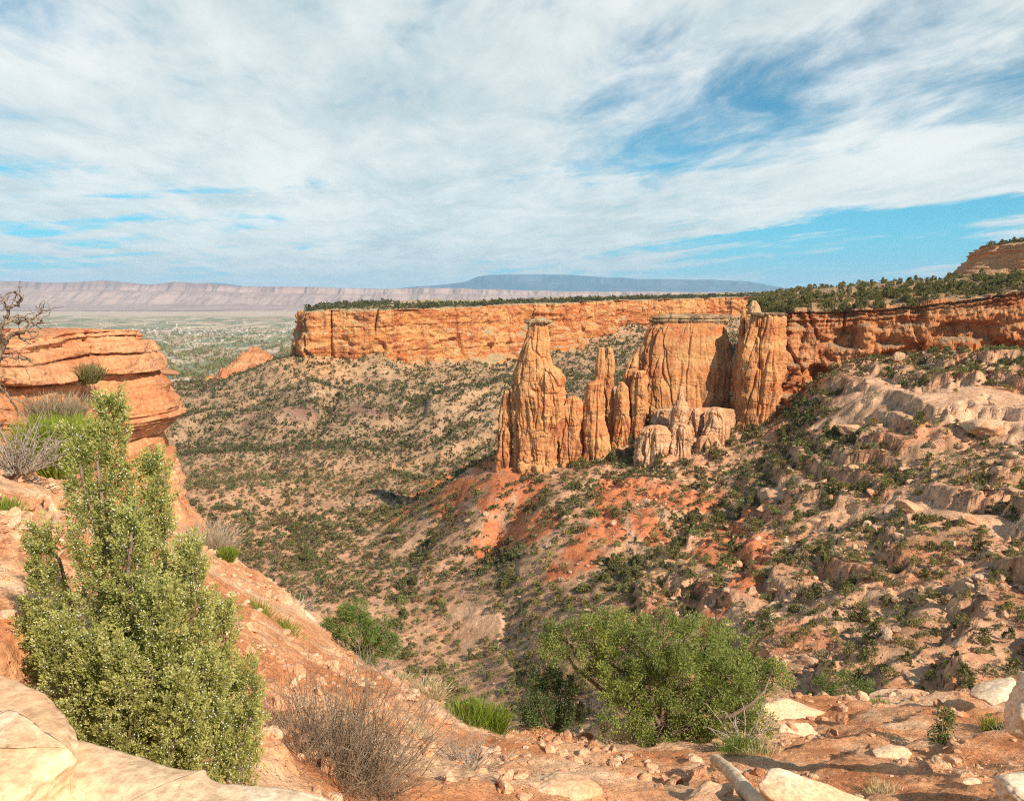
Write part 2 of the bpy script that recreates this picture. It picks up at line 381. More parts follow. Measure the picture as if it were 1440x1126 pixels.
def canyon_z(x, y):
    z = base_z(x, y)
    far = sstep(350, 700, y); rm = right_mask(x, y)
    calm = sstep(4, 55, np.interp(x, RIM[3:, 0], RIM[3:, 1]) - y) ; calm = np.where(x > RIM[3, 0] - 20, calm, 1.0); z = z - 3.5 * (1 - calm)
    g = ridged(x / 210 + 0.15 * y / 120, y / 420, 0, 3, 5) - 0.9
    z = z + g * (1.0 + 14.0 * far * sstep(1500, 900, y))
    z = z + fbm(x / 38, y / 38, 0, 4, 9) * (1.3 + 3.6 * rm) * (.2 + .8 * calm)
    z = z + fbm(x / 6, y / 6, 0, 3, 23) * (0.5 + 0.5 * rm) + rm * np.round(fbm(x / 7, y / 5, 0, 3, 24) * 3.5) / 3.5 * 1.0
    # sandstone ledges on the right slope
    wz = z + fbm(x / 45, y / 45, 0, 3, 31) * 5
    st = 6.5; f = wz / st - np.floor(wz / st)
    terr = (sstep(0.30, 0.62, f) - f) * st
    tm = rm * sstep(-0.08, 0.18, noise(x / 55, y / 55, 3, 44) + 0.12)
    for hx, hy, hr, hh in HILLS: z = z + hh * np.exp(-((x - hx) ** 2 + (y - hy) ** 2) / hr ** 2)
    gl = strips(x, y, GREEN)
    z = z - gl * (1.5 + 5.5 * sstep(430, 650, y))
    return z + terr * tm * 0.9 * calm
def G(px, py, y0=90, y1=1500):
    """where the line of sight through a pixel meets the canyon ground"""
    ys = np.geomspace(y0, y1, 900); d = ray(px, py); pts = d[None] * (ys / d[1])[:, None]
    h = base_z(pts[:, 0], pts[:, 1]); below = np.where(pts[:, 2] <= h)[0]
    i = below[0] if len(below) else len(ys) - 1
    return np.array([pts[i, 0], pts[i, 1], h[i]])

def seg_dist(x, y, A, B):
    ab = B - A; t = np.clip(((x - A[0]) * ab[0] + (y - A[1]) * ab[1]) / (ab @ ab + 1e-9), 0, 1)
    return np.hypot(x - A[0] - t * ab[0], y - A[1] - t * ab[1])
def strips(x, y, S):
    out = np.zeros(np.shape(x))
    for pts, wd in S:
        Wp = [G(*p)[:2] for p in pts]
        wob = 1 + 0.6 * noise(x / 22, y / 22, 0, 71)
        for a, b in zip(Wp[:-1], Wp[1:]): out = np.maximum(out, 1 - sstep(0.45, 1.0, seg_dist(x, y, a, b) / (wd * wob)))
    return out
GREEN = [(((1160,560),(1110,620),(1065,680),(1010,715),(930,765),(850,815),(780,870)), 13),
         (((900,625),(860,670),(800,710),(740,755),(690,790)), 9),
         (((590,560),(585,600),(545,615)), 16), (((255,610),(300,580),(350,560)), 14), (((690,600),(640,612)), 18),
         (((560,665),(640,672),(600,655)), 14),
         (((1120,520),(1250,490),(1440,500)), 11), (((1130,560),(1180,620)), 12)]
RED = [(((645,668),(590,705)), 26), (((705,655),(640,690)), 22), (((740,660),(690,700)), 14), (((858,680),(850,750)), 13), (((850,755),(800,790)), 14), (((1025,730),(1005,790)), 10), (((1070,760),(1045,830)), 8),
       (((890,695),(985,705)), 14), (((900,730),(920,760)), 9), (((752,690),(735,730)), 11), (((770,740),(690,765)), 11), (((1010,860),(990,900)), 5)]
BARE = [(((1200,560),(1300,570),(1440,590)), 17), (((1270,700),(1340,725),(1420,735)), 9), (((1060,690),(1150,690)), 5), (((1200,590),(1150,600)), 6), (((1440,560),(1350,545)), 12),
        (((700,880),(650,860)), 6), (((560,780),(600,740)), 6)]
GREEN += [(((700,560),(640,600),(600,640)), 12), (((470,560),(455,600),(440,620)), 9), (((640,540),(600,575)), 10), (((350,560),(300,590),(255,625)), 12),
          (((760,560),(700,620),(640,650)), 14), (((640,700),(600,760),(560,840)), 7), (((420,700),(430,800)), 7), (((700,760),(720,860),(740,950)), 6)]
PURP = [(((370,590),(420,600)), 30), (((500,585),(530,600)), 22)]

HILLS = [(G(px, py)[0], G(px, py)[1], r, h) for px, py, r, h in ((395,600,34,13),(520,605,30,10),(620,585,36,12),(320,640,40,9),(470,655,45,9),(590,640,30,7),(300,585,30,9),(660,560,30,8),(440,560,30,9),(380,700,38,6),(540,700,34,6))]
def ground_color(x, y, z):
    px = 720 + F_PX * x / np.maximum(y, 1)
    n = fbm(x / 30, y / 30, 0, 4, 61); n2 = fbm(x / 7, y / 7, 0, 3, 62)
    pink = np.array([0.55, 0.31, 0.19]); tan = np.array([0.41, 0.265, 0.165]); talus = np.array([0.53, 0.34, 0.20])
    cream = np.array([0.65, 0.37, 0.22]); red = np.array([0.62, 0.20, 0.085]); dark = np.array([0.34, 0.23, 0.135]); purp = np.array([0.30, 0.17, 0.125])
    c = pink + (tan - pink) * sstep(430, 720, y + 60 * n)[..., None]
    c = c + (talus - c) * (sstep(-128, -98, z + 6 * n) * sstep(600, 850, y))[..., None]
    rm = right_mask(x, y)
    rc = cream + (np.array([0.55, 0.25, 0.135]) - cream) * sstep(-0.15, 0.35, n)[..., None]
    c = c + (rc - c) * rm[..., None]
    c = c + (dark - c) * (0.55 * sstep(0.05, 0.4, n2))[..., None]
    c = c + (dark - c) * (0.5 * strips(x, y, GREEN))[..., None]
    rn = fbm(x / 11, y / 11, 0, 5, 66, .65); c = c + (red - c) * (.92 * sstep(.28, .95, strips(x, y, RED) * .95 + .60 * fbm((x + .5 * y) / 7, (y - .5 * x) / 26, 0, 4, 67, .6) + .2 * rn))[..., None]
    c = c + (np.array([0.70, 0.43, 0.27]) - c) * (strips(x, y, BARE) * 0.9)[..., None]
    c = c + (purp - c) * (strips(x, y, PURP) * 0.8)[..., None]
    ltan = np.array([0.62, 0.33, 0.15])
    c = c + (ltan - c) * (0.6 * sstep(90, 0, np.abs(px - 440)) * sstep(900, 1000, y))[..., None]
    return c.clip(0.02, 0.9)

def inside_rim(x, y):   # True on the plateau side of the right rim
    xs = np.interp(x, RIM[3:, 0], RIM[3:, 1]); return (x > RIM[3, 0]) & (y > xs) & (y < 3000) & (720 + F_PX * x / np.maximum(y, 1) > 1058)

az = np.linspace(R(-47), R(50), 1000); yy = np.geomspace(60, 2100, 900)
Yg, Ag = np.meshgrid(yy, az, indexing='ij'); Xg = Yg * np.tan(Ag)
Zg = canyon_z(Xg, Yg)
ins = inside_rim(Xg, Yg)
Zg = np.where(ins, np.minimum(Zg, -60), Zg)
Zg = np.where(Yg > 1150, Zg - (Yg - 1150) * 0.05 * sstep(430, 300, 720 + F_PX * Xg / Yg), Zg)
colg = ground_color(Xg.ravel(), Yg.ravel(), Zg.ravel())
me = mesh('canyon_ground', np.stack([Xg, Yg, Zg], -1).reshape(-1, 3), gridF(900, 1000), M['canyon'], colg)
link('canyon_ground', me, kind='structure', label='pinkish tan canyon floor and slopes below the rims')
print('terrain', time.time() - T00)

# ------------------------------------------------------------------ cliff sheets
def resample(pts, n):
    pts = np.asarray(pts, float); d = np.r_[0, np.cumsum(np.hypot(*np.diff(pts[:, :2], axis=0).T))]
    s = np.linspace(0, d[-1], n); o = np.stack([np.interp(s, d, pts[:, k]) for k in range(pts.shape[1])], 1)
    k = max(3, n // 160); ker = np.hanning(2 * k + 1); ker /= ker.sum()
    for c in range(o.shape[1]):
        o[:, c] = np.convolve(np.pad(o[:, c], k, 'reflect', reflect_type='odd'), ker, 'valid')
    return s, o
def sheet(rim, n, wall_rows, zb, top, disp, side=1, back=None):
    """rim (x,y,ztop); wall from zb(s) to rim; then top rows [(back, rise)] ; disp(s,z,h,x,y) pushes outwards"""
    s, r = resample(rim, n); t = np.gradient(r[:, :2], axis=0); t = unit(t)
    nrm = np.stack([t[:, 1], -t[:, 0]], 1) * side
    rows = []
    for h in wall_rows:
        zbs = zb(s) if callable(zb) else np.full(n, zb)
        z = zbs + (r[:, 2] - zbs) * h
        d, dz = disp(s, z, h, r[:, 0], r[:, 1])
        rows.append(np.stack([r[:, 0] + nrm[:, 0] * d, r[:, 1] + nrm[:, 1] * d, z + dz], 1))
    last = rows[-1]
    for b, rz in top:
        z = rz(s, b) if callable(rz) else r[:, 2] + rz
        f = math.exp(-b / 3.0)
        d, dz = disp(s, r[:, 2], 1.0, r[:, 0], r[:, 1])
        bd = -nrm
        if back is not None: k_ = sstep(1.0, 30.0, np.array(b)); bd = unit(bd * (1 - k_) + np.array(back)[None] * k_)
        rows.append(np.stack([r[:, 0] + nrm[:, 0] * d * f + bd[:, 0] * b, r[:, 1] + nrm[:, 1] * d * f + bd[:, 1] * b, z], 1))
    V = np.array(rows)
    F = gridF(len(rows), n)
    if side < 0: F = F[:, ::-1]
    return V.reshape(-1, 3), F[:, ::-1] if False else F

# ---- far mesa across the canyon
mz = [(470,1500,-26),(446,1240,-26),(432,1150,-27),(431,1095,-28),(440,1066,-26),(462,1050,-25),(500,1058,-25),(545,1062,-25),(600,1110,-24),(655,1160,-23),(700,1270,-21),(745,1330,-20),(780,1330,-20),
      (830,1490,-18),(880,1560,-17),(905,1650,-16),(930,1620,-15.5),(975,1720,-14),(1010,1840,-13),(1040,1800,-11.5),(1080,1800,-9),(1130,1900,-6),(1250,2050,0)]
mr = np.array([[(a - 720) / F_PX * b, b, c] for a, b, c in mz])
def mesa_disp(s, z, h, x, y):
    big = fbm(s / 95, z / 400, 0, 3, 101) * 34
    j = 26.0; ci = np.floor(s / j + 0.8 * noise(s / 60, 0, 0, 3)); blocks = (cellr(ci, 5) - 0.5) * 6
    band = np.floor(z / 9.0 + 0.3 * noise(s / 120, z / 20, 0, 9)); ledge = (cellr(band.astype(int) + 500, 8) - 0.3) * 3.0
    cr = -9 * np.exp(-(np.abs(noise(s / 34, z / 200, 0, 12)) / 0.04) ** 2) * (noise(s / 90, 0, 5, 13) > -0.05)
    alc = -9 * sstep(0.12, 0.3, noise(s / 55, z / 30, 0, 14)) * sstep(1.0, 0.55, h)
    d = big + blocks + ledge + cr + alc + fbm(s / 9, z / 7, 0, 4, 15) * 3.2
    d = d + (1 - h) * 14 + 20 * max(0.0, 0.16 - h) * 4
    d = d + np.round(fbm(s / 22, z / 16, 0, 3, 18) * 3) / 3 * 3.5
    return d, 0.0 * s
tops = [(1.5, 0.3), (4, 1), (10, lambda s, b: mtop(s, b)), (25, lambda s, b: mtop(s, b)), (60, lambda s, b: mtop(s, b)), (140, lambda s, b: mtop(s, b)), (300, lambda s, b: mtop(s, b)), (600, lambda s, b: mtop(s, b)), (1000, lambda s, b: mtop(s, b))]
_ms, _mrr = resample(mr, 1900)
def mtop(s, b): return _mrr[:, 2] + 2.0 + b * 0.004 + fbm(s / 70, b / 50, 0, 3, 16) * 1.6
V, F = sheet(mr, 1900, np.linspace(0, 1, 90), -110.0, tops, mesa_disp, 1, (0.12, 1.0))
mesa = link('mesa', mesh('mesa', V, F, M['mesa']), kind='structure', label='long flat-topped orange sandstone mesa across the canyon')

# ---- right rim wall with its layered top
rz_ = [-13,-13,-13,-12,-10,-10,-9,-8,-6,-3,1,3,4,5]
RR = np.concatenate([RIM, np.array(rz_, float)[:, None]], 1)
RN = 1700
rs_, rr_ = resample(RR, RN)
def rim_disp(s, z, h, x, y):
    zz = z - np.interp(s, rs_, rr_[:, 2])            # below the rim, strata follow the rim
    big = fbm(s / 30, z / 140, 0, 3, 201) * 5.5
    ci = np.floor(s / 15 + 1.3 * noise(s / 26, z / 40, 0, 3)); blocks = (cellr(ci, 5) - 0.5) * 3.4
    bnd = np.floor(zz / 2.6 + 0.25 * noise(s / 30, z / 8, 0, 9)).astype(int); ledge = (cellr(bnd + 500, 28, np.floor(s / 37).astype(int) % 3) - 0.4) * 1.5
    upper = sstep(-9, -3, zz)
    ledge = ledge * (0.6 + 1.3 * upper)
    cr = -3.0 * np.exp(-(np.abs(noise(s / 14 + z / 60, z / 50, 0, 212)) / 0.045) ** 2)
    alc = -5.5 * sstep(0.08, 0.3, noise(s / 21, z / 12, 0, 214)) * (1 - upper)
    d = big + blocks + ledge + cr + alc + fbm(s / 3.2, z / 2.6, 0, 4, 215) * 1.3 - np.maximum(zz + 8.5, 0) * 0.5 * sstep(0, .5, (zz / 2.2) % 1.0) - np.maximum(zz + 8.5, 0) * 0.2
    d = d + np.round(fbm(s / 7, z / 5, 0, 3, 216) * 3) / 3 * 1.5
    return d + (1 - h) * 9, upper * (np.round(noise(s / 6, 0, 0, 217) * 3) / 3 * 1.6 + noise(s / 1.5, 0, 0, 218) * .5)
def terr_top(s, b):
    rise = np.interp(s, rs_, np.interp(np.linspace(0, 1, RN), np.linspace(0, 1, RN), np.ones(RN)))
    tot = np.interp(rr_[:, 0] / rr_[:, 1] * F_PX + 720, [1050, 1110, 1200, 1300, 1400, 1600], [8, 11.5, 12.5, 12, 8.5, 8])
    q = tot * (1 - math.exp(-b / 75.0)) + fbm(s / 20, b / 14, 0, 4, 220) * 1.5 * min(1, b / 6)
    st = 2.1; f = q / st - np.floor(q / st)
    q = (np.floor(q / st) + sstep(0.15, 0.5, f)) * st
    return rr_[:, 2] + q + fbm(s / 3.5, b / 3.5, 0, 3, 221) * 0.5
bb = np.concatenate([np.linspace(0.6, 60, 95), np.geomspace(61, 900, 60)])
V, F = sheet(RR, RN, np.linspace(0, 1, 110), -75.0, [(float(b), (lambda s, b: terr_top(s, b))) for b in bb], rim_disp, 1, (0.35, 0.95))
RIMTOP = V.reshape(-1, RN, 3)[110:]
link('canyon_rim', mesh('canyon_rim', V, F, M['rim']), kind='structure', label='red sandstone rim wall with layered ledges on top at right')
print('cliffs', time.time() - T00)

# ---- orange butte at the upper right edge
bz = [(1900,760),(1700,640),(1560,600),(1440,620),(1390,650),(1366,690),(1362,760),(1380,900)]
br = np.array([[(a - 720) / F_PX * b, b, 39.0 + (1440 - a) * -0.02] for a, b in bz])[::-1]
def butte_disp(s, z, h, x, y):
    up = sstep(0.80, 0.86, h)
    return (1 - h) ** 1.3 * 34 + fbm(s / 30, z / 20, 0, 4, 301) * 6 + np.sin(z * 1.9) * .5 + up * (2.5 + fbm(s / 5, z / 2, 0, 3, 302) * 2.5) + fbm(s / 6, z / 3, 0, 3, 303) * 1.0, 0 * s
V, F = sheet(br, 500, np.linspace(0, 1, 60), 4.0, [(3, .6), (12, 2.0), (40, 5.0), (150, 8.0)], butte_disp, 1, (0.5, 0.8))
M['dome'] = rock_mat('dome_rock', (0.66, 0.28, 0.11), (0.42, 0.16, 0.07), (0.66, 0.35, 0.18), (0.34, 0.11, 0.05), 14, 0.5, 0.5, soil=(0.40, 0.26, 0.15), soil_n=(0.8, 0.95))
link('sandstone_butte', mesh('sandstone_butte', V, F, M['dome']), label='orange sandstone butte with thin dark cap on the skyline at upper right', cat='butte')

# ---- small red hill at the canyon mouth
def heap(name, ctr, rx, ry, hgt, mat, seed, label, cat, n=140, kind=None, rough=0.25, skew=0.0):
    u = np.linspace(-1, 1, n); U, Vv = np.meshgrid(u, u, indexing='ij')
    r = np.sqrt(U ** 2 + Vv ** 2) + 0.25 * noise(U * 1.6, Vv * 1.6, seed)
    h = hgt * (1 - sstep(0.0, 0.95, r)) * (1 + skew * U) + fbm(U * 5, Vv * 5, seed, 5, seed) * hgt * rough * (r < 1.1)
    V = np.stack([ctr[0] + U * rx, ctr[1] + Vv * ry, ctr[2] + h - hgt * .15 * sstep(.8, 1.3, r)], -1).reshape(-1, 3)
    return link(name, mesh(name, V, gridF(n, n)[:, ::-1], mat), label=label, cat=cat, kind=kind)
p = P(345, 528, 1180)
M['redhill'] = rock_mat('red_hill_rock', (0.52, 0.22, 0.10), (0.38, 0.12, 0.06), (0.62, 0.34, 0.17), (0.28, 0.1, 0.05), 18, 0.8, 0.6)
heap('sandstone_hill', p + np.array([0, 40, -14]), 78, 120, 50, M['redhill'], 7, 'small bare red sandstone hill at the canyon mouth left of the mesa', 'hill')

# ------------------------------------------------------------------ grand valley far below
az2 = np.linspace(R(-50), R(50), 400); y2 = np.geomspace(1300, 30000, 300)
Y2, A2 = np.meshgrid(y2, az2, indexing='ij'); X2 = Y2 * np.tan(A2)
Z2 = -395 + fbm(X2 / 2500, Y2 / 2500, 0, 3, 401) * 12 + 165 * sstep(2400, 1250, Y2) + fbm(X2 / 160, Y2 / 260, 0, 3, 402) * 8
m, t, b, out = newmat('valley_fields')
g = t.node('ShaderNodeNewGeometry'); pos = g.outputs['Position']; x, y, z = t.sep(pos)[0:3]
v = t.node('ShaderNodeTexVoronoi', distance='CHEBYCHEV'); t.set(v, 'Vector', t.comb(x, t.math('MULTIPLY', y, 0.5), 0.0)); t.set(v, 'Scale', 1 / 260.0); t.set(v, 'Randomness', 0.8)
cr, cg, cb = t.sep(v.outputs['Color'])[0:3]
c = t.mix(t.ramp(cr, 0.3, 0.7), (0.42, 0.30, 0.19), (0.56, 0.43, 0.30))
c = t.mix(t.math('MULTIPLY', t.ramp(cg, 0.50, 0.66), t.ramp(t.noise(pos, 1 / 1700.0, 3), 0.38, 0.5)), c, (0.25, 0.25, 0.14))
c = t.mix(t.math('MULTIPLY', t.ramp(t.noise(t.comb(x, t.math('MULTIPLY', y, 0.35), 0.0), 1 / 190.0, 5, 0.7), 0.52, 0.60), t.math('SUBTRACT', 1.0, t.ramp(y, 11000.0, 14500.0))), c, (0.17, 0.18, 0.11))
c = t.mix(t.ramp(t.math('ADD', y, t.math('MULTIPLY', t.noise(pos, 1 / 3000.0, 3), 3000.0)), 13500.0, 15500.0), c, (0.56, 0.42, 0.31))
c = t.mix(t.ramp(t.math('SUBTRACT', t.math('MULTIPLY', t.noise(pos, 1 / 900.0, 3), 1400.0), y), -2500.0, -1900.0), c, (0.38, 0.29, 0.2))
t.set(b, 'Base Color', c)
link('valley_plain', mesh('valley_plain', np.stack([X2, Y2, Z2], -1).reshape(-1, 3), gridF(300, 400), m), kind='structure', label='patchwork of fields on the wide valley plain far below')

# ---- book cliffs
def interp_px(px, pts): a = np.array(pts, float); return np.interp(px, a[:, 0], a[:, 1])
azc = np.linspace(R(-50), R(42), 1500); yc = np.concatenate([np.linspace(16500, 18600, 16), np.linspace(18700, 21400, 120)])
Yc, Ac = np.meshgrid(yc, azc, indexing='ij'); Xc = Yc * np.tan(Ac)
pxc = 720 + F_PX * np.tan(Ac)
crest_py = interp_px(pxc, [(-400,392),(-100,392),(0,396),(50,397),(80,398),(110,398),(150,395),(190,399),(215,401),(250,397),(300,400),(350,403),(420,404),(480,405),(540,407),(600,405),(650,406),(800,410),(1300,412)])
crest = (411.2 - crest_py) / F_PX * 20300 * 1.01
t_ = (Yc - 18600) / 1700.0
gul = ridged(Xc / 620, Yc / 2600, 0, 4, 411) - 1.0
spur = t_ + 0.13 * gul
cliff = 0.62 * sstep(0.0, 0.62, spur) + 0.38 * sstep(0.62, 0.80, spur)
foot = -395 + 95 * sstep(16300, 19000, Yc)
Zc = foot + (crest - foot) * cliff.clip(0, 1) + 22 * noise(Xc / 700, Yc / 700, 0, 415) * sstep(.5, 1, t_) - 500 * sstep(1.15, 1.7, t_)
m, t, b, out = newmat('shale_cliffs')
g = t.node('ShaderNodeNewGeometry'); pos = g.outputs['Position']; x, y, z = t.sep(pos)[0:3]
c = t.mix(t.ramp(t.noise(t.comb(x, y, t.math('MULTIPLY', z, 6.0)), 1 / 900.0, 5, 0.6), 0.4, 0.6), (0.37, 0.25, 0.21), (0.45, 0.32, 0.27))
c = t.mix(t.ramp(t.math('ADD', z, t.math('MULTIPLY', t.noise(pos, 1 / 500.0, 4), 260.0)), 150.0, 330.0), c, (0.28, 0.20, 0.19))
t.set(b, 'Base Color', c)
link('shale_cliffs', mesh('shale_cliffs', np.stack([Xc, Yc, Zc], -1).reshape(-1, 3), gridF(len(yc), 1500), m), kind='structure', label='pale pink-grey band of shale cliffs along the far side of the valley')
# ---- flat-topped mountain beyond
azm = np.linspace(R(-30), R(30), 700); ym = np.linspace(38000, 47500, 80)
Ym, Am = np.meshgrid(ym, azm, indexing='ij'); Xm = Ym * np.tan(Am); pxm = 720 + F_PX * np.tan(Am)
top_py = interp_px(pxm, [(200,414),(250,402),(285,398.5),(310,398),(350,403),(420,410),(540,409),(575,404),(620,401),(655,397),(672,390),(690,387.5),(760,387),(800,387.5),(850,391),(870,391),(890,393),(1000,394),(1045,396),(1075,401),(1100,405),(1150,408),(1240,414)])
tz = (411.2 - top_py) / F_PX * 44500 * 1.01
tt = (Ym - 38000) / 6500.0 + 0.16 * (ridged(Xm / 2600, Ym / 6000, 0, 4, 421) - 1)
Zm = -400 + (tz + 400) * (0.70 * sstep(0, 0.85, tt) + 0.30 * sstep(0.86, 0.97, tt)) - 800 * sstep(46000, 47500, Ym)
m, t, b, out = newmat('haze_blue_forest')
g = t.node('ShaderNodeNewGeometry'); pos = g.outputs['Position']
c = t.mix(t.ramp(t.noise(pos, 1 / 2500.0, 6, 0.65), 0.42, 0.62), (0.03, 0.09, 0.15), (0.09, 0.14, 0.19))  # forest tones with the blue of distant haze put into the colour
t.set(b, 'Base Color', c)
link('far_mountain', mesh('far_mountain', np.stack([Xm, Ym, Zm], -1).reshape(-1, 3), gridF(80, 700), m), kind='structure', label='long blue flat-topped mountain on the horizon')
print('far', time.time() - T00)

# ------------------------------------------------------------------ rock spires
def prof(tab, py):
    a = np.array(tab, float); return np.interp(py, a[:, 0], a[:, 1]), np.interp(py, a[:, 0], a[:, 2])
def column(name, tab, Y, seed, label, cat, mat=None, depth=0.9, flute=0.16, nz=170, nt=200, sink=14, lump=0.10, ledge=0.05, lobes=5, parent=None, group=None, twist=0.0, capz=0.17):
    """free-standing rock: tab = [(py, px_left, px_right)...] top to bottom, read as real widths at depth Y"""
    mat = mat or M['spire']
    py = np.linspace(tab[0][0], tab[-1][0], nz); l, r = prof(tab, py)
    A = np.array([P((a + c_) / 2, q, Y) for a, c_, q in zip(l, r, py)])
    rad = (r - l) / 2 / F_PX * Y
    zc = A[:, 2]; xc = A[:, 0]
    base = np.array([xc[-1], Y, zc[-1]])
    if sink:
        k = 14; zc = np.r_[zc, zc[-1] - np.linspace(sink / k, sink, k)]; xc = np.r_[xc, np.full(k, xc[-1])]; rad = np.r_[rad, rad[-1] * np.linspace(1.01, 1.1, k)]
    th = np.linspace(0, 2 * math.pi, nt, endpoint=False)
    ct, s_ = np.cos(th)[None], np.sin(th)[None]; rd = rad[:, None]; z = zc[:, None]
    R0 = rad.max()
    rel = lobes / 2.0
    fl = ridged(ct * rel * .38 + seed, s_ * rel * .38, z / (R0 * 5.0), 2, seed) - 0.8
    crack = -np.exp(-(np.abs(noise(ct * rel * .62 + 9, s_ * rel * .62, z / (R0 * 4), seed + 3)) / 0.035) ** 2) * (noise(ct * 2, s_ * 2, z / R0, seed + 8) > -0.12)
    bi = np.floor(z / max(4.0, R0 * 0.34) + 0.5 * noise(ct, s_, z / R0, seed + 4)).astype(int)
    lg = (cellr(bi + 300, seed) - 0.5)
    bi2 = np.floor(z / (R0 * 0.9) + 0.8 * noise(ct * 1.5, s_ * 1.5, z / R0 / 2, seed + 41)).astype(int)
    blk = (cellr(bi2 + 300, seed + 7, np.floor(th / (2 * math.pi) * (lobes + 4) + 0.7 * noise(z / R0 / 2, 0, seed, 4)).astype(int)) - 0.5)
    m = 1 + flute * fl + flute * 1.1 * crack + ledge * lg + 0.10 * min(1, 9 / R0) * blk
    m = m + lump * fbm(ct * rel + 5, s_ * rel, z / (R0 * 1.1), 4, seed + 5) + (1.5 / R0) * np.round(fbm(ct * rd / 6, s_ * rd / 6, z / 10, 3, seed + 66) * 3.5) / 3.5 + (0.45 / R0) * fbm(ct * rd / 2.4, s_ * rd / 2.4, z / 4.5, 4, seed + 6) - (2.0 / R0) * np.exp(-(np.abs(noise(ct * rd / 5.5, s_ * rd / 5.5, z / 45, seed + 61)) / 0.07) ** 2) - (0.7 / R0) * np.exp(-(np.abs(noise(ct * rd / 30, s_ * rd / 30, z / 8, seed + 62)) / 0.03) ** 2)
    rr = rd * m
    X = xc[:, None] + rr * ct; Yv = Y + depth * rr * s_
    V = np.stack([X, Yv, np.broadcast_to(z, X.shape)], -1)
    # closing rows on top
    caps = []
    for f, dzz in ((0.72, 0.10), (0.42, 0.15), (0.12, 0.17), (0.0, 0.17)):
        q = V[0].copy(); cx = np.array([xc[0], Y, zc[0]]); q[:, :2] = cx[:2] + (q[:, :2] - cx[:2]) * f; q[:, 2] += dzz / 0.17 * capz * rad[0] * (1 + noise(q[:, 0] / rad[0], q[:, 1] / rad[0], 0, seed)); caps.append(q)
    V = np.concatenate([np.array(caps[::-1]), V]) - base
    me = mesh(name, V.reshape(-1, 3), gridF(V.shape[0], nt, True)[:, ::-1], mat)
    return link(name, me, parent=parent, loc=base if parent is None else base - np.array(parent.location), label=label, cat=cat, group=group)

def Z3(tab, ox=680, oy=400, k=3.2727): return [(oy + y / k, ox + a / k, ox + b / k) for y, a, b in tab]
main = column('rock_spire', Z3([(182,205,290),(215,203,292),(250,192,300),(300,176,300),(345,160,312),(375,152,318),(440,143,330),(470,136,345),(560,146,352),(650,150,352),(700,150,356),(790,150,362),(815,140,372)]), 398, 3,
              'tallest orange rock spire, its narrow neck carrying a small dark flat cap', 'rock spire', flute=0.13, lobes=6, nt=320, nz=260)
column('cap_rock', Z3([(160,215,300),(166,196,306),(174,192,304),(184,205,298)]), 398, 4, None, None, M['cap'], parent=main, sink=0, flute=0.06, ledge=0.12, nz=30)
column('rock_spire', Z3([(372,262,318),(385,252,345),(430,240,366),(480,235,378),(560,230,382),(640,225,372),(700,225,352),(790,220,348),(815,215,355)]), 394, 31,
       'lumpy fluted rock buttress leaning on the right flank of the tallest spire', 'rock spire', flute=0.2, lobes=9, nt=260)
column('rock_spire', Z3([(487,100,124),(510,88,130),(560,80,132),(640,70,134),(700,62,132),(775,60,134),(800,55,140)]), 400, 5,
       'short rounded rock column at the far left foot of the tallest spire', 'rock spire')
column('rock_spire', Z3([(490,126,145),(520,124,158),(580,132,166),(650,138,172),(740,142,178),(800,140,182),(815,138,184)]), 396, 6,
       'slim rock column squeezed between the tallest spire and the short left column', 'rock spire')
column('rock_spire', Z3([(515,395,425),(530,372,448),(560,360,455),(620,352,456),(700,345,450),(780,342,448),(830,335,452),(850,330,456)]), 393, 8,
       'squat double-headed rock column in the dip between the two tall spires', 'rock spire', flute=0.26, lobes=4)
column('rock_spire', Z3([(292,530,556),(310,524,560),(360,518,560),(440,508,556),(455,476,556),(500,470,552),(560,465,558),(640,460,568),(700,455,578),(780,450,588),(830,446,594),(850,440,600)]), 393, 9,
       'second tallest rock spire, straight-sided with a stepped left shoulder', 'rock spire', flute=0.14, lobes=4)
column('rock_spire', Z3([(288,566,584),(305,560,596),(350,556,600),(430,552,604),(520,552,606),(600,552,606),(680,550,608),(720,548,612)]), 402, 10,
       'narrow twin spire standing close behind the second tallest spire', 'rock spire', flute=0.10, lobes=3)
column('rock_spire', Z3([(448,620,645),(470,612,664),(520,608,668),(600,605,674),(680,600,680),(730,590,690),(760,585,700)]), 397, 11,
       'thin cracked rock column just left of the big butte', 'rock spire', flute=0.2, lobes=4)
column('rock_spire', Z3([(298,700,718),(330,682,716),(380,662,712),(440,645,706),(500,640,700),(600,640,700),(720,640,700)]), 404, 12,
       'leaning pointed rock fin against the left shoulder of the butte', 'rock spire', flute=0.12, lobes=3)
column('rock_spire', Z3([(400,695,755),(430,688,760),(500,682,758),(560,678,758),(630,680,752),(680,676,755),(720,674,760)]), 396, 13,
       'flat-faced pale rock column at the left front of the butte', 'rock spire', flute=0.12, lobes=4)
butte = column('rock_butte', Z3([(176,785,1112),(195,762,1114),(230,742,1120),(300,722,1128),(380,716,1134),(450,708,1142),(550,712,1144),(640,720,1150),(720,720,1160)]), 412, 14,
               'broad block-shaped sandstone butte with a flat layered cap between the spires and the rim', 'rock butte', capz=0.02, depth=0.42, flute=0.075, nt=520, nz=300, lump=0.05, ledge=0.02, lobes=9)
column('cap_rock', Z3([(138,830,1100),(146,800,1120),(152,778,1122),(158,800,1116),(164,776,1120),(172,784,1112),(180,800,1108)]), 412, 15, None, None, M['cap'], parent=butte, capz=0.015, sink=0, depth=0.42, flute=0.05, ledge=0.08, nz=40, nt=300)
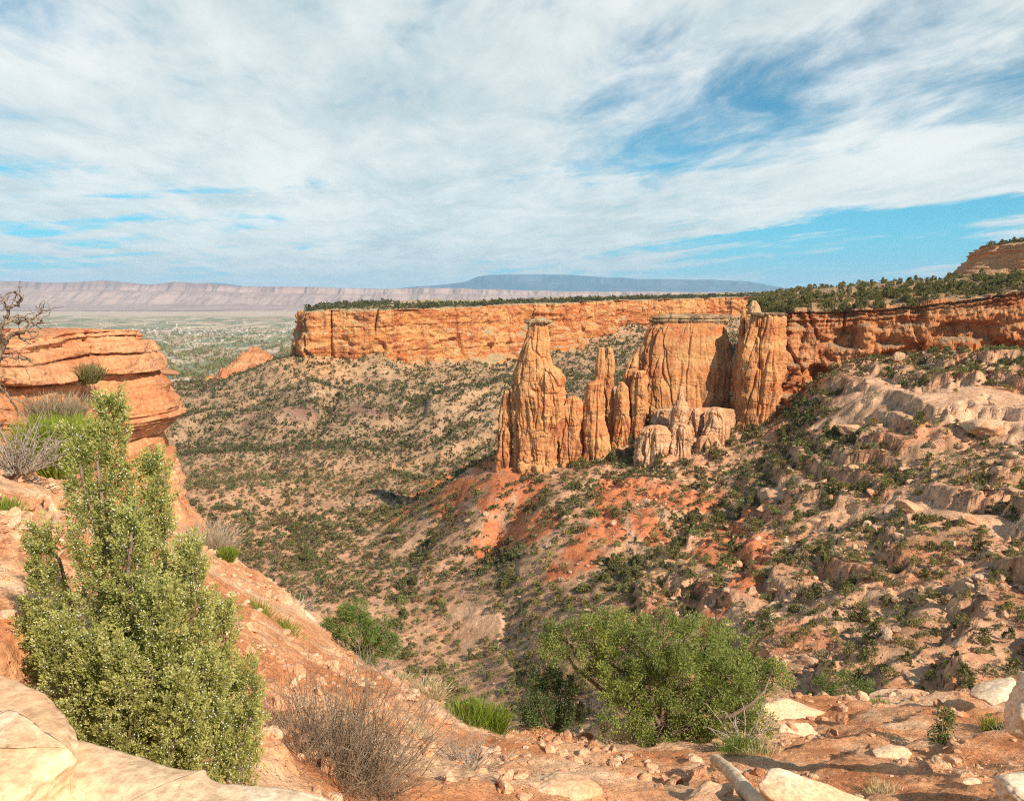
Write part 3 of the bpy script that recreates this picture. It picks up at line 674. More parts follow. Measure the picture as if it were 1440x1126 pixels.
# lower pale pinnacles before the butte
column('rock_pinnacle', Z3([(468,902,920),(490,896,926),(530,892,930),(560,868,938),(600,858,936),(680,856,934),(720,852,940),(750,850,945)]), 378, 16,
       'pale knobbly pinnacle standing before the centre of the butte', 'rock pinnacle', M['pale'])
column('rock_pinnacle', Z3([(568,1045,1095),(585,1030,1110),(620,1020,1125),(660,1008,1130),(700,990,1130),(740,978,1130),(770,970,1140)]), 376, 17,
       'pale rounded dome of rock before the right end of the butte', 'rock pinnacle', M['pale'])
column('rock_pinnacle', Z3([(570,950,995),(590,935,1010),(640,935,1012),(700,930,1015),(740,930,1015)]), 382, 18,
       'low pale knob between the pinnacle and the rounded dome', 'rock pinnacle', M['pale'])
column('rock_pinnacle', Z3([(655,745,840),(675,725,850),(720,715,852),(770,705,860),(810,700,870)]), 372, 19,
       'broken pale rock block at the left foot of the butte', 'rock pinnacle', M['pale'], flute=0.25, lobes=7)
column('rock_ledge', Z3([(575,800,1150),(600,792,1156),(640,780,1162),(700,740,1168),(770,712,1176)]), 392, 27,
       'broad tan rock foot under the butte, behind the pale pinnacles', 'rock ledge', M['pale'], depth=0.25, flute=0.10, lobes=9, nt=420, nz=160, capz=0.05, lump=0.12)
column('rock_pinnacle', Z3([(640,880,935),(660,862,950),(700,855,960),(760,850,965)]), 371, 28, 'stubby pale block at the foot of the knobbly pinnacle', 'rock pinnacle', M['pale'], flute=.25)
column('rock_pinnacle', Z3([(700,1000,1070),(730,985,1085),(790,975,1095)]), 368, 29, 'low pale block below the rounded dome', 'rock pinnacle', M['pale'], flute=.25)
# the big buttress that ends the right rim
tower = column('rock_tower', Z3([(138,1222,1372),(150,1216,1382),(200,1206,1386),(280,1180,1388),(320,1172,1388),(400,1158,1386),(450,1153,1380),(520,1156,1368),(560,1166,1352),(620,1160,1348),(690,1150,1345),(730,1145,1345)]), 392, 20,
               'massive smooth cream and orange rock tower at the end of the right rim', 'rock tower', capz=0.03, depth=0.75, flute=0.13, nt=420, nz=280, lobes=5, lump=0.1)
column('cap_rock', Z3([(130,1230,1380),(136,1218,1392),(142,1222,1388)]), 392, 22, None, None, M['cap'], parent=tower, capz=0.02, sink=0, depth=.8, flute=0.05, ledge=.1, nz=20)
column('rock_pinnacle', Z3([(75,1238,1256),(85,1230,1262),(100,1222,1268),(118,1216,1272),(140,1210,1282)]), 400, 23, 'small yellowish knob on top of the big rock tower', 'rock pinnacle', M['pale'], sink=4)
column('rock_spire', Z3([(125,1192,1208),(150,1184,1214),(220,1178,1216),(320,1174,1216),(420,1166,1214),(560,1160,1200)]), 399, 24, 'slim shaded spire standing against the left side of the rock tower', 'rock spire', flute=.1)
print('spires', time.time() - T00)
# ------------------------------------------------------------------ plant prototypes
rs = np.random.RandomState(11)
def crown_leaves(nclump, per, H, Wd, leafL, leafW, rs, base=(0.10, 0.14, 0.05), hi=(0.22, 0.26, 0.10), flat=0.0, shape='dome', lean=0.0):
    """a crown of leaf clumps spread through the crown's volume"""
    u = rs.rand(nclump) * 2 * math.pi
    if shape == 'dome':
        hh = rs.rand(nclump) ** 0.8; rmax = np.sqrt(np.clip(1 - (hh * 1.02 - 0.25) ** 2 / 0.62, 0.02, 1))
    elif shape == 'cone':
        hh = rs.rand(nclump); rmax = (1 - hh) ** 0.75 + 0.10
    else:
        hh = rs.rand(nclump); rmax = np.sqrt(np.clip(1 - (2 * hh - 1) ** 2, 0.05, 1))
    rr = rmax * (0.45 + 0.55 * rs.rand(nclump) ** 0.4) * (1 + 0.25 * np.sin(3 * u + rs.rand() * 6))
    c = np.stack([np.cos(u) * rr * Wd / 2 + lean * hh * H, np.sin(u) * rr * Wd / 2, (0.10 + 0.86 * hh) * H], 1)
    cr = (0.10 + 0.08 * rs.rand(nclump)) * Wd
    out_d = unit(c - np.array([0, 0, H * 0.3]))
    n = nclump * per; idx = np.repeat(np.arange(nclump), per)
    off = unit(rs.normal(size=(n, 3))) * (rs.rand(n, 1) ** 0.5) * cr[idx][:, None]
    pt = c[idx] + off
    d = unit(unit(off) * 0.8 + out_d[idx] * 0.5 + rs.normal(size=(n, 3)) * 0.45 + np.array([0, 0, 0.25]))
    V, F = leaves(pt, d, leafL * (0.7 + 0.6 * rs.rand(n)), leafW * (0.7 + 0.6 * rs.rand(n)), rs)
    f = (0.55 * rs.rand(nclump)[idx] + 0.45 * rs.rand(n))[:, None]
    col = np.array(base) + (np.array(hi) - np.array(base)) * f
    col[rs.rand(n) < 0.03] = (0.24, 0.18, 0.10)
    return V, F, np.repeat(col, 4, 0)
SHB = [crown_leaves(16, 26, 1.0, 1.25, 0.16, 0.11, rs, (0.17, 0.15, 0.05), (0.37, 0.32, 0.12)) for _ in range(6)]        # about 400 leaves, unit height
SHM = [crown_leaves(9, 9, 0.85, 1.3, 0.30, 0.22, rs, (0.10, 0.092, 0.038), (0.22, 0.195, 0.08)) for _ in range(6)]
SHF = [crown_leaves(5, 4, 0.85, 1.3, 0.55, 0.48, rs, (0.06, 0.062, 0.028), (0.125, 0.12, 0.05)) for _ in range(6)]
DARK = [crown_leaves(20, 26, 1.25, 1.1, 0.17, 0.11, rs, (0.10, 0.098, 0.038), (0.25, 0.23, 0.08), shape=('cone' if i % 2 else 'ball')) for i in range(6)]
for i, p_ in enumerate(DARK):
    tv_, tf_ = tube([[0, 0, -.1], [.02, .02, .4], [0, 0, 1.1]], [.05, .04, .02], 5); DARK[i] = merge([p_, (tv_, tf_, np.tile([[.2, .14, .1]], (len(tv_), 1)))])  # pinyon and juniper trees
SAGE = [crown_leaves(10, 22, 0.8, 1.3, 0.17, 0.10, rs, (0.20, 0.18, 0.10), (0.40, 0.35, 0.20)) for _ in range(4)]
def scatter_merge(name, protos, pts, scl, tints, mat, rs, **kw):
    parts = []; k = len(protos); v_id = rs.randint(0, k, len(pts))
    for i, pr in enumerate(protos):
        m_ = v_id == i; n = m_.sum()
        if not n: continue
        a = rs.rand(n) * 2 * math.pi; ca, sa = np.cos(a), np.sin(a)
        V0 = pr[0]; S = scl[m_][:, None]
        st = (0.8 + 0.4 * rs.rand(n))[:, None]
        X = (V0[None, :, 0] * ca[:, None] - V0[None, :, 1] * sa[:, None]) * S
        Yv = (V0[None, :, 0] * sa[:, None] + V0[None, :, 1] * ca[:, None]) * S
        Z = V0[None, :, 2] * S * st
        V = np.stack([X, Yv, Z], -1) + pts[m_][:, None, :]
        F = (pr[1][None] + (np.arange(n) * len(V0))[:, None, None]).reshape(-1, pr[1].shape[1])
        if len(pr) > 2:
            Cc = (pr[2][None] * tints[m_][:, None, :]).reshape(-1, 3)
            parts.append((V.reshape(-1, 3), F, Cc))
        else: parts.append((V.reshape(-1, 3), F))
    r = merge(parts)
    return link(name, mesh(name, r[0], r[1], mat, r[2] if len(r) > 2 else None, smooth=False), **kw)

# ------------------------------------------------------------------ shrubs over the canyon
def visible_area(n, y0, y1, pl=-80, pr=1520):
    """random ground points, even per square metre, inside a wedge wider than the view"""
    y = np.sqrt(rs.rand(n) * (y1 ** 2 - y0 ** 2) + y0 ** 2); px = pl + rs.rand(n) * (pr - pl)
    return (px - 720) / F_PX * y, y
def density(x, y, z):
    n = fbm(x / 34, y / 34, 0, 3, 501) + 0.5 * noise(x / 9, y / 9, 0, 502)
    near = sstep(620, 420, y)
    d = 0.78 + 0.36 * n - 0.20 * sstep(860, 980, y)
    px = 720 + F_PX * x / y
    belt = sstep(440, 560, y) * sstep(800, 640, y) * sstep(-120, -132, z)
    d = d + 0.55 * belt - 0.12 * sstep(800, 1000, y)
    d = d + 0.5 * strips(x, y, GREEN) - 1.1 * strips(x, y, BARE) - 0.40 * strips(x, y, RED) - 0.4 * strips(x, y, PURP)
    d = d - 0.10 * sstep(520, 400, y)
    return d.clip(0.02, 1)
gx, gy = np.meshgrid(np.arange(-1100, 1300, 4.3), np.arange(90, 1750, 4.3)); x = (gx + (rs.rand(*gx.shape) - .5) * 4.0).ravel(); y = (gy + (rs.rand(*gx.shape) - .5) * 4.0).ravel()
_p = 720 + F_PX * x / y; ok = (_p > -80) & (_p < 1520); x, y = x[ok], y[ok]
ok = ~inside_rim(x, y + 6); x, y = x[ok], y[ok]
z = canyon_z(x, y)
d = density(x, y, z) * np.interp(y, [85, 300, 500, 900, 1700], [1.0, 1.0, 1.0, 0.85, 0.6])
# more candidates close by: the far wedge is very large, so thin it rather than the near one
ok = rs.rand(len(x)) < d; x, y, z = x[ok], y[ok], z[ok]
x2, y2_ = visible_area(20000, 85, 480); ok = ~inside_rim(x2, y2_ + 6); x2, y2_ = x2[ok], y2_[ok]
z2 = canyon_z(x2, y2_); ok = rs.rand(len(x2)) < density(x2, y2_, z2); x2, y2_, z2 = x2[ok], y2_[ok], z2[ok]
x, y, z = np.r_[x, x2], np.r_[y, y2_], np.r_[z, z2]
# keep off the spires
pts = np.stack([x, y, z - 0.15], 1)
size = (0.8 + 2.3 * rs.rand(len(x)) ** 2.6) * np.interp(y, [85, 250, 500, 1000, 1700], [0.62, 0.9, 1.2, 1.45, 1.8])
green = strips(x, y, GREEN); rmk = right_mask(x, y)
isdark = rs.rand(len(x)) < (0.08 + 0.30 * green + 0.10 * rmk)
size = size * (1 + 0.2 * isdark)
app = size / y * F_PX
ppx, ppy = project(pts)
inview = (ppx > 5) & (ppx < 1435) & (ppy > 420) & (ppy < 1000) & (ppx > 330)
tint = np.stack([0.85 + 0.4 * rs.rand(len(x))] * 3, 1) * (1 + 0.12 * rs.normal(size=(len(x), 3))).clip(0.6, 1.4)
print('shrubs', len(x), time.time() - T00)
protoD = [mesh('juniper_tree', a[0], a[1], M['leaf_far'], a[2], False) for a in DARK]
protoS = [mesh('sage_shrub', a[0], a[1], M['leaf_far'], a[2], False) for a in SHB + SAGE]
used = np.zeros(len(x), bool)
def region(px_, py_):
    if px_ < 700: return 'on the canyon floor left of the spires'
    if py_ < 560: return 'at the foot of the right rim wall'
    if px_ < 1000: return 'on the slope below the spires'
    if py_ < 740: return 'among the ledges below the right rim'
    return 'on the bouldery slope at lower right'
def individuals(mask, protos, nmax, nm, word, cat, group, zr):
    idx = np.where(mask & inview)[0]; idx = idx[np.argsort(-app[idx])][:nmax]
    for i in idx:
        k = rs.randint(len(protos)); r = region(ppx[i], ppy[i])
        s_ = size[i]
        link(nm, protos[k], loc=pts[i], rot=(0, 0, rs.rand() * 6.28), scale=(s_, s_, s_ * (0.85 + 0.3 * rs.rand())),
             label=word + ' ' + r, cat=cat, group=group + ' ' + r)
    used[idx] = True
individuals(isdark, protoD, 290, 'juniper_tree', 'small dark green juniper', 'juniper', 'dark junipers', 1)
individuals(~isdark, protoS, 290, 'desert_shrub', 'low olive green shrub', 'shrub', 'olive shrubs', 1)
rest = ~used
def rest_merge(mask, protos, nm, label):
    m_ = rest & mask
    if m_.sum(): scatter_merge(nm, protos, pts[m_], size[m_], tint[m_], M['leaf_far'], rs, kind='stuff', label=label)
rest_merge(isdark & (y < 480), DARK, 'dark_scrub', 'smaller dark junipers scattered over the slopes')
rest_merge(~isdark & (y < 330), SHB + SAGE, 'near_scrub', 'low olive scrub covering the nearer canyon slopes')
rest_merge(~isdark & (y >= 330) & (y < 620), SHM, 'canyon_scrub', 'scrub covering the canyon floor')
rest_merge((y >= 620) | (isdark & (y >= 480)), SHF, 'distant_scrub', 'dots of scrub on the talus below the far mesa')

# scrub and trees on top of the far mesa
n = 5200
si = rs.randint(0, 1900, n); back = 6 + 420 * rs.rand(n) ** 1.5
tt_ = unit(np.gradient(_mrr[:, :2], axis=0)); nn_ = np.stack([tt_[:, 1], -tt_[:, 0]], 1)
mp = _mrr[si].copy(); mp[:, :2] += np.stack([0.12 * back, back], 1); mp[:, 2] = _mrr[si, 2] + 1.2 + back * 0.004
scatter_merge('mesa_top_woodland', SHF, mp, (1.6 + 3.6 * rs.rand(n) ** 2) * (0.75 + 0.7 * sstep(-.2, .3, noise(mp[:, 0] / 45, mp[:, 1] / 45, 0, 531))), np.full((n, 3), 0.95), M['leaf_far'], rs, kind='stuff', label='dark woodland carpeting the top of the far mesa')
# and on the layered top of the right rim
n = 4300
ri = rs.randint(0, RIMTOP.shape[1], n); rj = (RIMTOP.shape[0] * rs.rand(n) ** 1.0).astype(int).clip(2, RIMTOP.shape[0] - 1)
rp = RIMTOP[rj, ri]; keep = rs.rand(n) < (0.35 + 0.8 * sstep(-0.1, 0.25, noise(rp[:, 0] / 16, rp[:, 1] / 16, 0, 520)))
rp = rp[keep] - np.array([0, 0, 0.15]); rsz = 1.6 + 2.4 * rs.rand(len(rp)) ** 1.5
rpx, rpy = project(rp); order = np.argsort(-(rsz / rp[:, 1]) * ((rpx > 1040) & (rpx < 1438)))
ind = order[:150]; oth = order[150:]
for i in ind:
    s_ = rsz[i]; side = 'near the butte' if rpx[i] > 1300 else 'above the rock tower'
    link('pinyon_tree', protoD[rs.randint(6)], loc=rp[i], rot=(0, 0, rs.rand() * 6.28), scale=(s_, s_, s_), label='dark pinyon tree on the layered rim top ' + side, cat='pinyon tree', group='pinyon trees on the right rim ' + side)
scatter_merge('rim_top_scrub', DARK + SHB, rp[oth], rsz[oth], np.full((len(oth), 3), 0.95), M['leaf_far'], rs, kind='stuff', label='scrub among the ledges on top of the right rim')
# trees on the upper right butte top
n = 120
bp = np.array([br[rs.randint(0, 6)] * (1 - f) + 0 for f in [0] * n]); f = rs.rand(n); kk = rs.randint(3, len(br) - 1, n)
bp = br[kk] * (1 - f[:, None]) + br[kk + 1] * f[:, None]; bp[:, 1] += 8 + 40 * rs.rand(n); bp[:, 0] += 14; bp[:, 2] += 0.5
scatter_merge('butte_top_scrub', DARK, bp, 2.5 + 2 * rs.rand(n), np.full((n, 3), 0.9), M['leaf_far'], rs, kind='stuff', label='dark trees along the top of the upper right butte')
# trees in the valley far below, and the town
n = 11000
py = 462 + 75 * rs.rand(n) ** 1.0; px = -100 + 700 * rs.rand(n)
dens = 0.25 + 1.1 * sstep(-0.05, 0.25, fbm(px / 50, py / 9, 0, 3, 530)) * (0.35 + 0.65 * sstep(474, 486, py))
ok = rs.rand(n) < dens; px, py = px[ok], py[ok]
rt = np.array([P(a, b, 1.0) for a, b in zip(px, py)]); Yv = -392 / rt[:, 2]; vp = rt * Yv[:, None]
ok = Yv > 2300; vp = vp[ok]
scatter_merge('valley_trees', SHF, vp, 7 + 9 * rs.rand(len(vp)), np.stack([1.6 + 1.4 * rs.rand(len(vp)), 1.5 + 1.0 * rs.rand(len(vp)), 1.1 + 0.5 * rs.rand(len(vp))], 1), M['leaf_far'], rs, kind='stuff', label='tree belts and orchards on the valley plain')
n = 1700
px = -60 + 620 * rs.rand(n); py = 452 + 32 * rs.rand(n); ok = rs.rand(n) < (0.15 + 1.2 * np.exp(-((px - 290) / 110) ** 2 - ((py - 466) / 6) ** 2)); px, py = px[ok], py[ok]
rt = np.array([P(a, b, 1.0) for a, b in zip(px, py)]); Yv = -391 / rt[:, 2]; tp = rt * Yv[:, None]
bx = np.array([[a, b_, c_] for a in (-.5, .5) for b_ in (-.5, .5) for c_ in (0, .45)]); bf = np.array([[0,1,3,2],[4,6,7,5],[0,4,5,1],[2,3,7,6],[1,5,7,3],[0,2,6,4]])
roofV = np.concatenate([bx, [[-.5, 0, .62], [.5, 0, .62]]]); rf = np.array([[1,5,9,8],[7,3,8,9],[1,8,3,3],[5,7,9,9]])
m, t, b, out = newmat('town_walls'); b.inputs['Base Color'].default_value = (0.60, 0.54, 0.48, 1)
scatter_merge('distant_town', [(roofV, np.concatenate([bf, rf[:2]]))], tp, 7 + 16 * rs.rand(len(tp)) ** 2, None, m, rs, kind='stuff', label='pale roofs of the distant town in the valley')
print('far plants', time.time() - T00)

# ------------------------------------------------------------------ boulders
import bmesh
def ico(sub):
    bm = bmesh.new(); bmesh.ops.create_icosphere(bm, subdivisions=sub, radius=1.0)
    V = np.array([v.co[:] for v in bm.verts]); F = np.array([[v.index for v in f.verts] for f in bm.faces]); bm.free(); return V, F
ICO = {k: ico(k) for k in (2, 3, 4, 5)}
def rock(sub, seed, flat=0.6, planes=10, rough=0.06, stretch=1.0):
    r = np.random.RandomState(seed); V, F = ICO[sub]; V = V.copy()
    for _ in range(planes):
        nrm = unit(r.normal(size=3)); o = 0.52 + 0.33 * r.rand(); dd = V @ nrm - o; V -= np.maximum(dd, 0)[:, None] * nrm[None] * 0.96
    V += V * (fbm(V[:, 0] * 1.3, V[:, 1] * 1.3, V[:, 2] * 1.3 + seed, 5, seed) * rough * 3)[:, None]
    V *= np.array([1.0 * stretch, 0.8, flat]); return V, F
RK = [rock(3, 40 + i, 0.45 + 0.4 * (i % 3) / 2, stretch=1 + 0.4 * (i % 2)) for i in range(8)]
RKL = [rock(2, 60 + i, 0.5) for i in range(6)]
protoR = [mesh('boulder', a[0], a[1], M['boulder'], None, False) for a in RK]
bx_, by_ = visible_area(52000, 90, 470, 560, 1560); ok = ~inside_rim(bx_, by_ + 4); bx_, by_ = bx_[ok], by_[ok]
bn = noise(bx_ / 18, by_ / 18, 0, 540)
ok = rs.rand(len(bx_)) < (0.06 + right_mask(bx_, by_) * (0.14 + 0.55 * sstep(0, .3, bn))) * (1 - 0.8 * strips(bx_, by_, BARE)); bx_, by_ = bx_[ok], by_[ok]
bz_ = canyon_z(bx_, by_); bs = 0.22 + 0.25 * rs.rand(len(bx_)) + 1.7 * rs.rand(len(bx_)) ** 12; bpts = np.stack([bx_, by_, bz_ + bs * 0.15], 1)
qx_, qy_ = project(bpts); ordr = np.argsort(-(bs / by_) * ((qx_ > 560) & (qx_ < 1435) & (qy_ < 985)))
for i in ordr[:240]:
    r = region(qx_[i], qy_[i]); s_ = bs[i] * 0.95
    link('boulder', protoR[rs.randint(8)], loc=bpts[i], rot=(rs.rand() * .6, rs.rand() * .6, rs.rand() * 6.28), scale=(s_, s_, s_), label='pale angular boulder ' + r, cat='boulder', group='pale boulders ' + r)
o_ = ordr[240:]
scatter_merge('rubble', RKL, bpts[o_], bs[o_] * 0.8, None, M['boulder'], rs, kind='stuff', label='pale rock rubble strewn over the slopes')
# big tilted slabs and the notable blocks
def big_rock(name, px, py, wpx, Y, seed, label, cat='rock slab', flat=0.4, mat='pale', rot=(0, 0, 0), sub=5, stretch=1.3, planes=14, rough=0.05, ground=None):
    p = P(px, py, Y) if Y else G(px, py)
    s_ = wpx / F_PX * p[1] / 2 / stretch * 0.85; p = p - np.array([0, 0, s_ * flat * .35])
    V, F = rock(sub, seed, flat, planes, rough, stretch)
    return link(name, mesh(name, V * s_, F, M[mat], None, True), loc=p, rot=rot, label=label, cat=cat)
big_rock('rock_slab', 1290, 715, 120, None, 1, 'big pitted tan slab tilted on the right slope, left of its pair', rot=(0.1, 0.3, 0.3))
big_rock('rock_slab', 1385, 735, 110, None, 2, 'big smooth tan slab tilted down to the right edge of the slope', rot=(0.1, 0.5, 0.2))
big_rock('rock_slab', 1330, 748, 130, None, 3, 'low layered tan slab lying below the two big tilted slabs', rot=(0, 0.1, 0.1), flat=0.3)
big_rock('boulder', 1288, 643, 26, None, 4, 'whitish split boulder on the middle of the right slope', 'boulder', 0.6, 'boulder', sub=4)
big_rock('boulder', 1265, 500, 22, None, 5, 'cream pointed rock among dark trees below the right wall', 'boulder', 1.3, 'boulder', sub=4)
big_rock('boulder', 1209, 783, 20, None, 6, 'round tan boulder on the lower right slope', 'boulder', 0.9, 'boulder', sub=4, stretch=1.0)
big_rock('boulder', 1090, 780, 20, None, 7, 'squarish pale boulder beside the red scar', 'boulder', 0.9, 'boulder', sub=4, stretch=1.0)
big_rock('boulder', 700, 704, 14, None, 8, 'rounded peach boulder below the left-hand spires', 'boulder', 0.9, 'boulder', sub=4, stretch=1.0)
big_rock('boulder', 684, 724, 13, None, 9, 'peach boulder lowest on the red slope left of the spires', 'boulder', 0.9, 'boulder', sub=4, stretch=1.0)
for i, (px, py, wp) in enumerate([(1080,690,34),(1108,688,30),(1132,690,36),(1165,697,40),(1200,600,70),(1165,612,50),(990,655,46),(960,668,60),(1080,715,44),(1390,600,110),(1440,640,90),(1230,690,50)]):
    big_rock('rock_ledge', px, py, wp, None, 70 + i, ['first pale block from the left in the broken ledge of the right slope','second pale block from the left in the broken ledge of the right slope','third pale block from the left in the broken ledge of the right slope','fourth pale block from the left in the broken ledge of the right slope',
        'wide pale ledge in the upper middle of the right slope','smaller pale ledge left of the wide upper one','pale square block below the rounded rock dome','low wide ledge below the broken block','reddish ledge under the broken ledge row','long smooth bench below the rim wall at right','bench of pale rock at the right picture edge','pale ledge left of the big tilted slabs'][i], 'rock ledge', 0.45, 'pale', rot=(0, 0.08 * (i % 3), 0.3 * (i % 4)), sub=4)
print('boulders', time.time() - T00)

# ------------------------------------------------------------------ foreground ground
FG = [(-200,600,12),(0,625,13),(60,660,13.5),(100,740,9.5),(0,760,7),(0,880,5),(-300,900,4.5),(200,740,15),(280,752,22),(225,760,17),(300,780,19),(340,796,19),(330,850,12),(400,860,14.5),(440,872,16),
      (500,925,14.5),(560,962,13.5),(450,960,9.5),(360,1000,6.8),(200,1040,4.6),(100,1020,4.4),(450,1080,6.0),(600,1085,7.4),(560,1040,8.8),(640,1010,11.5),(650,1050,9.5),(720,1030,12.5),
      (740,1100,7.9),(850,1060,11.2),(900,1100,8.6),(1000,1060,11.2),(1000,1020,14),(1080,995,15.5),(1100,1040,11.8),(1150,980,16.5),(1240,978,17),(1330,982,16.5),(1400,978,16),(1440,965,15.5),
      (1300,1050,10.5),(1440,1040,10),(1300,1110,7.8),(1440,1110,7.2),(1100,1110,8.2),(1000,1126,7.6),(1600,1000,12),(1600,1120,6.5),(600,1180,5.6),(1000,1250,5.2),(1440,1250,5.0),(300,1200,3.4)]
FW = np.array([P(*c) for c in FG]); _f2 = FW[:, :2] / 8.0; _k = len(FW)
_B = np.zeros((_k + 3, _k + 3)); _B[:_k, :_k] = _tps(((_f2[:, None] - _f2[None]) ** 2).sum(-1)) + np.eye(_k) * 0.004
_B[:_k, _k] = 1; _B[:_k, _k + 1:] = _f2; _B[_k:, :_k] = _B[:_k, _k:].T; _fw = np.linalg.solve(_B, np.concatenate([FW[:, 2], [0, 0, 0]]))
EDGE = plan([(-500,30),(-100,30),(140,26),(240,24.5),(285,22.5),(345,19.8),(445,16.8),(565,14.2),(640,12.9),(740,13.4),(900,15.2),(1060,16.4),(1150,17.2),(1240,17.8),(1330,17.2),(1400,16.6),(1460,16.2),(1800,14)])
def fg_smooth(x, y):
    x = np.asarray(x, float); sh = x.shape; q = np.stack([x.ravel(), np.asarray(y, float).ravel()], 1) / 8.0
    r2 = ((q[:, None] - _f2[None]) ** 2).sum(-1); return (_tps(r2) @ _fw[:_k] + _fw[_k] + q @ _fw[_k + 1:]).reshape(sh)
def edge_y(x, y):
    a = np.arctan2(x, y); ea = np.arctan2(EDGE[:, 0], EDGE[:, 1]); o = np.argsort(ea)
    return np.interp(a, ea[o], EDGE[o, 1])
def fg_z(x, y):
    e = edge_y(x, y) + 0.9 * noise(x / 2.0, y / 2.0, 0, 601) + .35 * noise(x / .6, y / .6, 0, 606)
    z = fg_smooth(x, np.minimum(y, e)); z = np.where(y < 4.6, np.minimum(z, -2.5 - 0.25 * (y - 2)), z)
    z = z + fbm(x / 1.6, y / 1.6, 0, 4, 602) * 0.15 + ridged(x / 0.5, y / 0.5, 0, 4, 603) * 0.03 + np.round(fbm(x / .25, y / .25, 0, 2, 607) * 3) / 3 * 0.025
    zt = z / 0.42 + 0.5 * noise(x / 2.5, y / 2.5, 0, 604); f = zt - np.floor(zt)
    z = z + (sstep(0.3, 0.55, f) - f) * 0.20 * sstep(0, 0.3, noise(x / 3, y / 3, 0, 605) + 0.15)
    return z - np.maximum(y - e, 0) * 3.2 - 0.25 * sstep(-1.2, 0.3, y - e)
def GF(px, py):
    ys = np.linspace(2.5, 24, 500); d = ray(px, py); pts = d[None] * (ys / d[1])[:, None]
    h = fg_z(pts[:, 0], pts[:, 1]); below = np.where(pts[:, 2] <= h)[0]; i = below[0] if len(below) else len(ys) - 1
    return np.array([pts[i, 0], pts[i, 1], h[i]])
fa = np.linspace(R(-52), R(50), 900); fy = np.concatenate([np.geomspace(2.2, 24, 620), np.linspace(24.2, 44, 60)])
FYg, FAg = np.meshgrid(fy, fa, indexing='ij'); FXg = FYg * np.tan(FAg); FZg = fg_z(FXg, FYg)
n1 = fbm(FXg / 1.8, FYg / 1.8, 0, 4, 611); n2 = fbm(FXg / 0.5, FYg / 0.5, 0, 3, 612)
redc = np.array([0.74, 0.37, 0.19]); palec = np.array([0.82, 0.54, 0.34]); deep = np.array([0.62, 0.24, 0.10])
ed = FYg - edge_y(FXg, FYg)
fc = redc + (palec - redc) * (sstep(-0.05, 0.35, n1) * 0.8)[..., None]
fc = fc + (deep - fc) * (sstep(0.05, 0.45, -n1 + 0.3 * n2) * 0.8)[..., None]
fc = fc + (palec * 1.02 - fc) * (sstep(-1.3, -0.3, ed + .5 * n2) * 0.85)[..., None]
link('rim_ground', mesh('rim_ground', np.stack([FXg, FYg, FZg], -1).reshape(-1, 3), gridF(len(fy), 900), M['soil'], fc.reshape(-1, 3)), kind='structure', label='stony red soil slope below the viewpoint')
print('fg', time.time() - T00)

# ---- layered sandstone outcrop on the left
op = [(-200,110,0),(60,70,0),(150,50,0),(190,38,0),(208,31,0),(213,28.2,0),(205,26.5,0),(160,25.0,0),(120,24.4,0),(70,22.5,0),(20,21,0),(-60,19,0),(-260,15,0),(-600,10,0)]
orim = np.array([[(a - 720) / F_PX * b, b, 0] for a, b, _ in op])
orim[:, 2] = [-5.4, -3.5, -2.5, -1.95, -1.52, -1.36, -1.27, -1.20, -1.14, -1.04, -0.96, -0.8, -0.6, -0.45]
ON = 1100
os_, or_ = resample(orim, ON)
_ledz = np.r_[.10, .19, .27, .36, .50, .58, .70, .92, 1.05, 1.18, 1.36, 1.75, 2.35, 3.05, 3.5, 3.62, 3.80, 3.92, 4.12, 4.5, 5.3, 5.6, 6.6, 7.6, 7.9, 9.2, 11, 13, 15, 17, 19, np.linspace(21, 60, 29)]      # bed thicknesses, from the top down
_ledd = np.random.RandomState(9).rand(61)
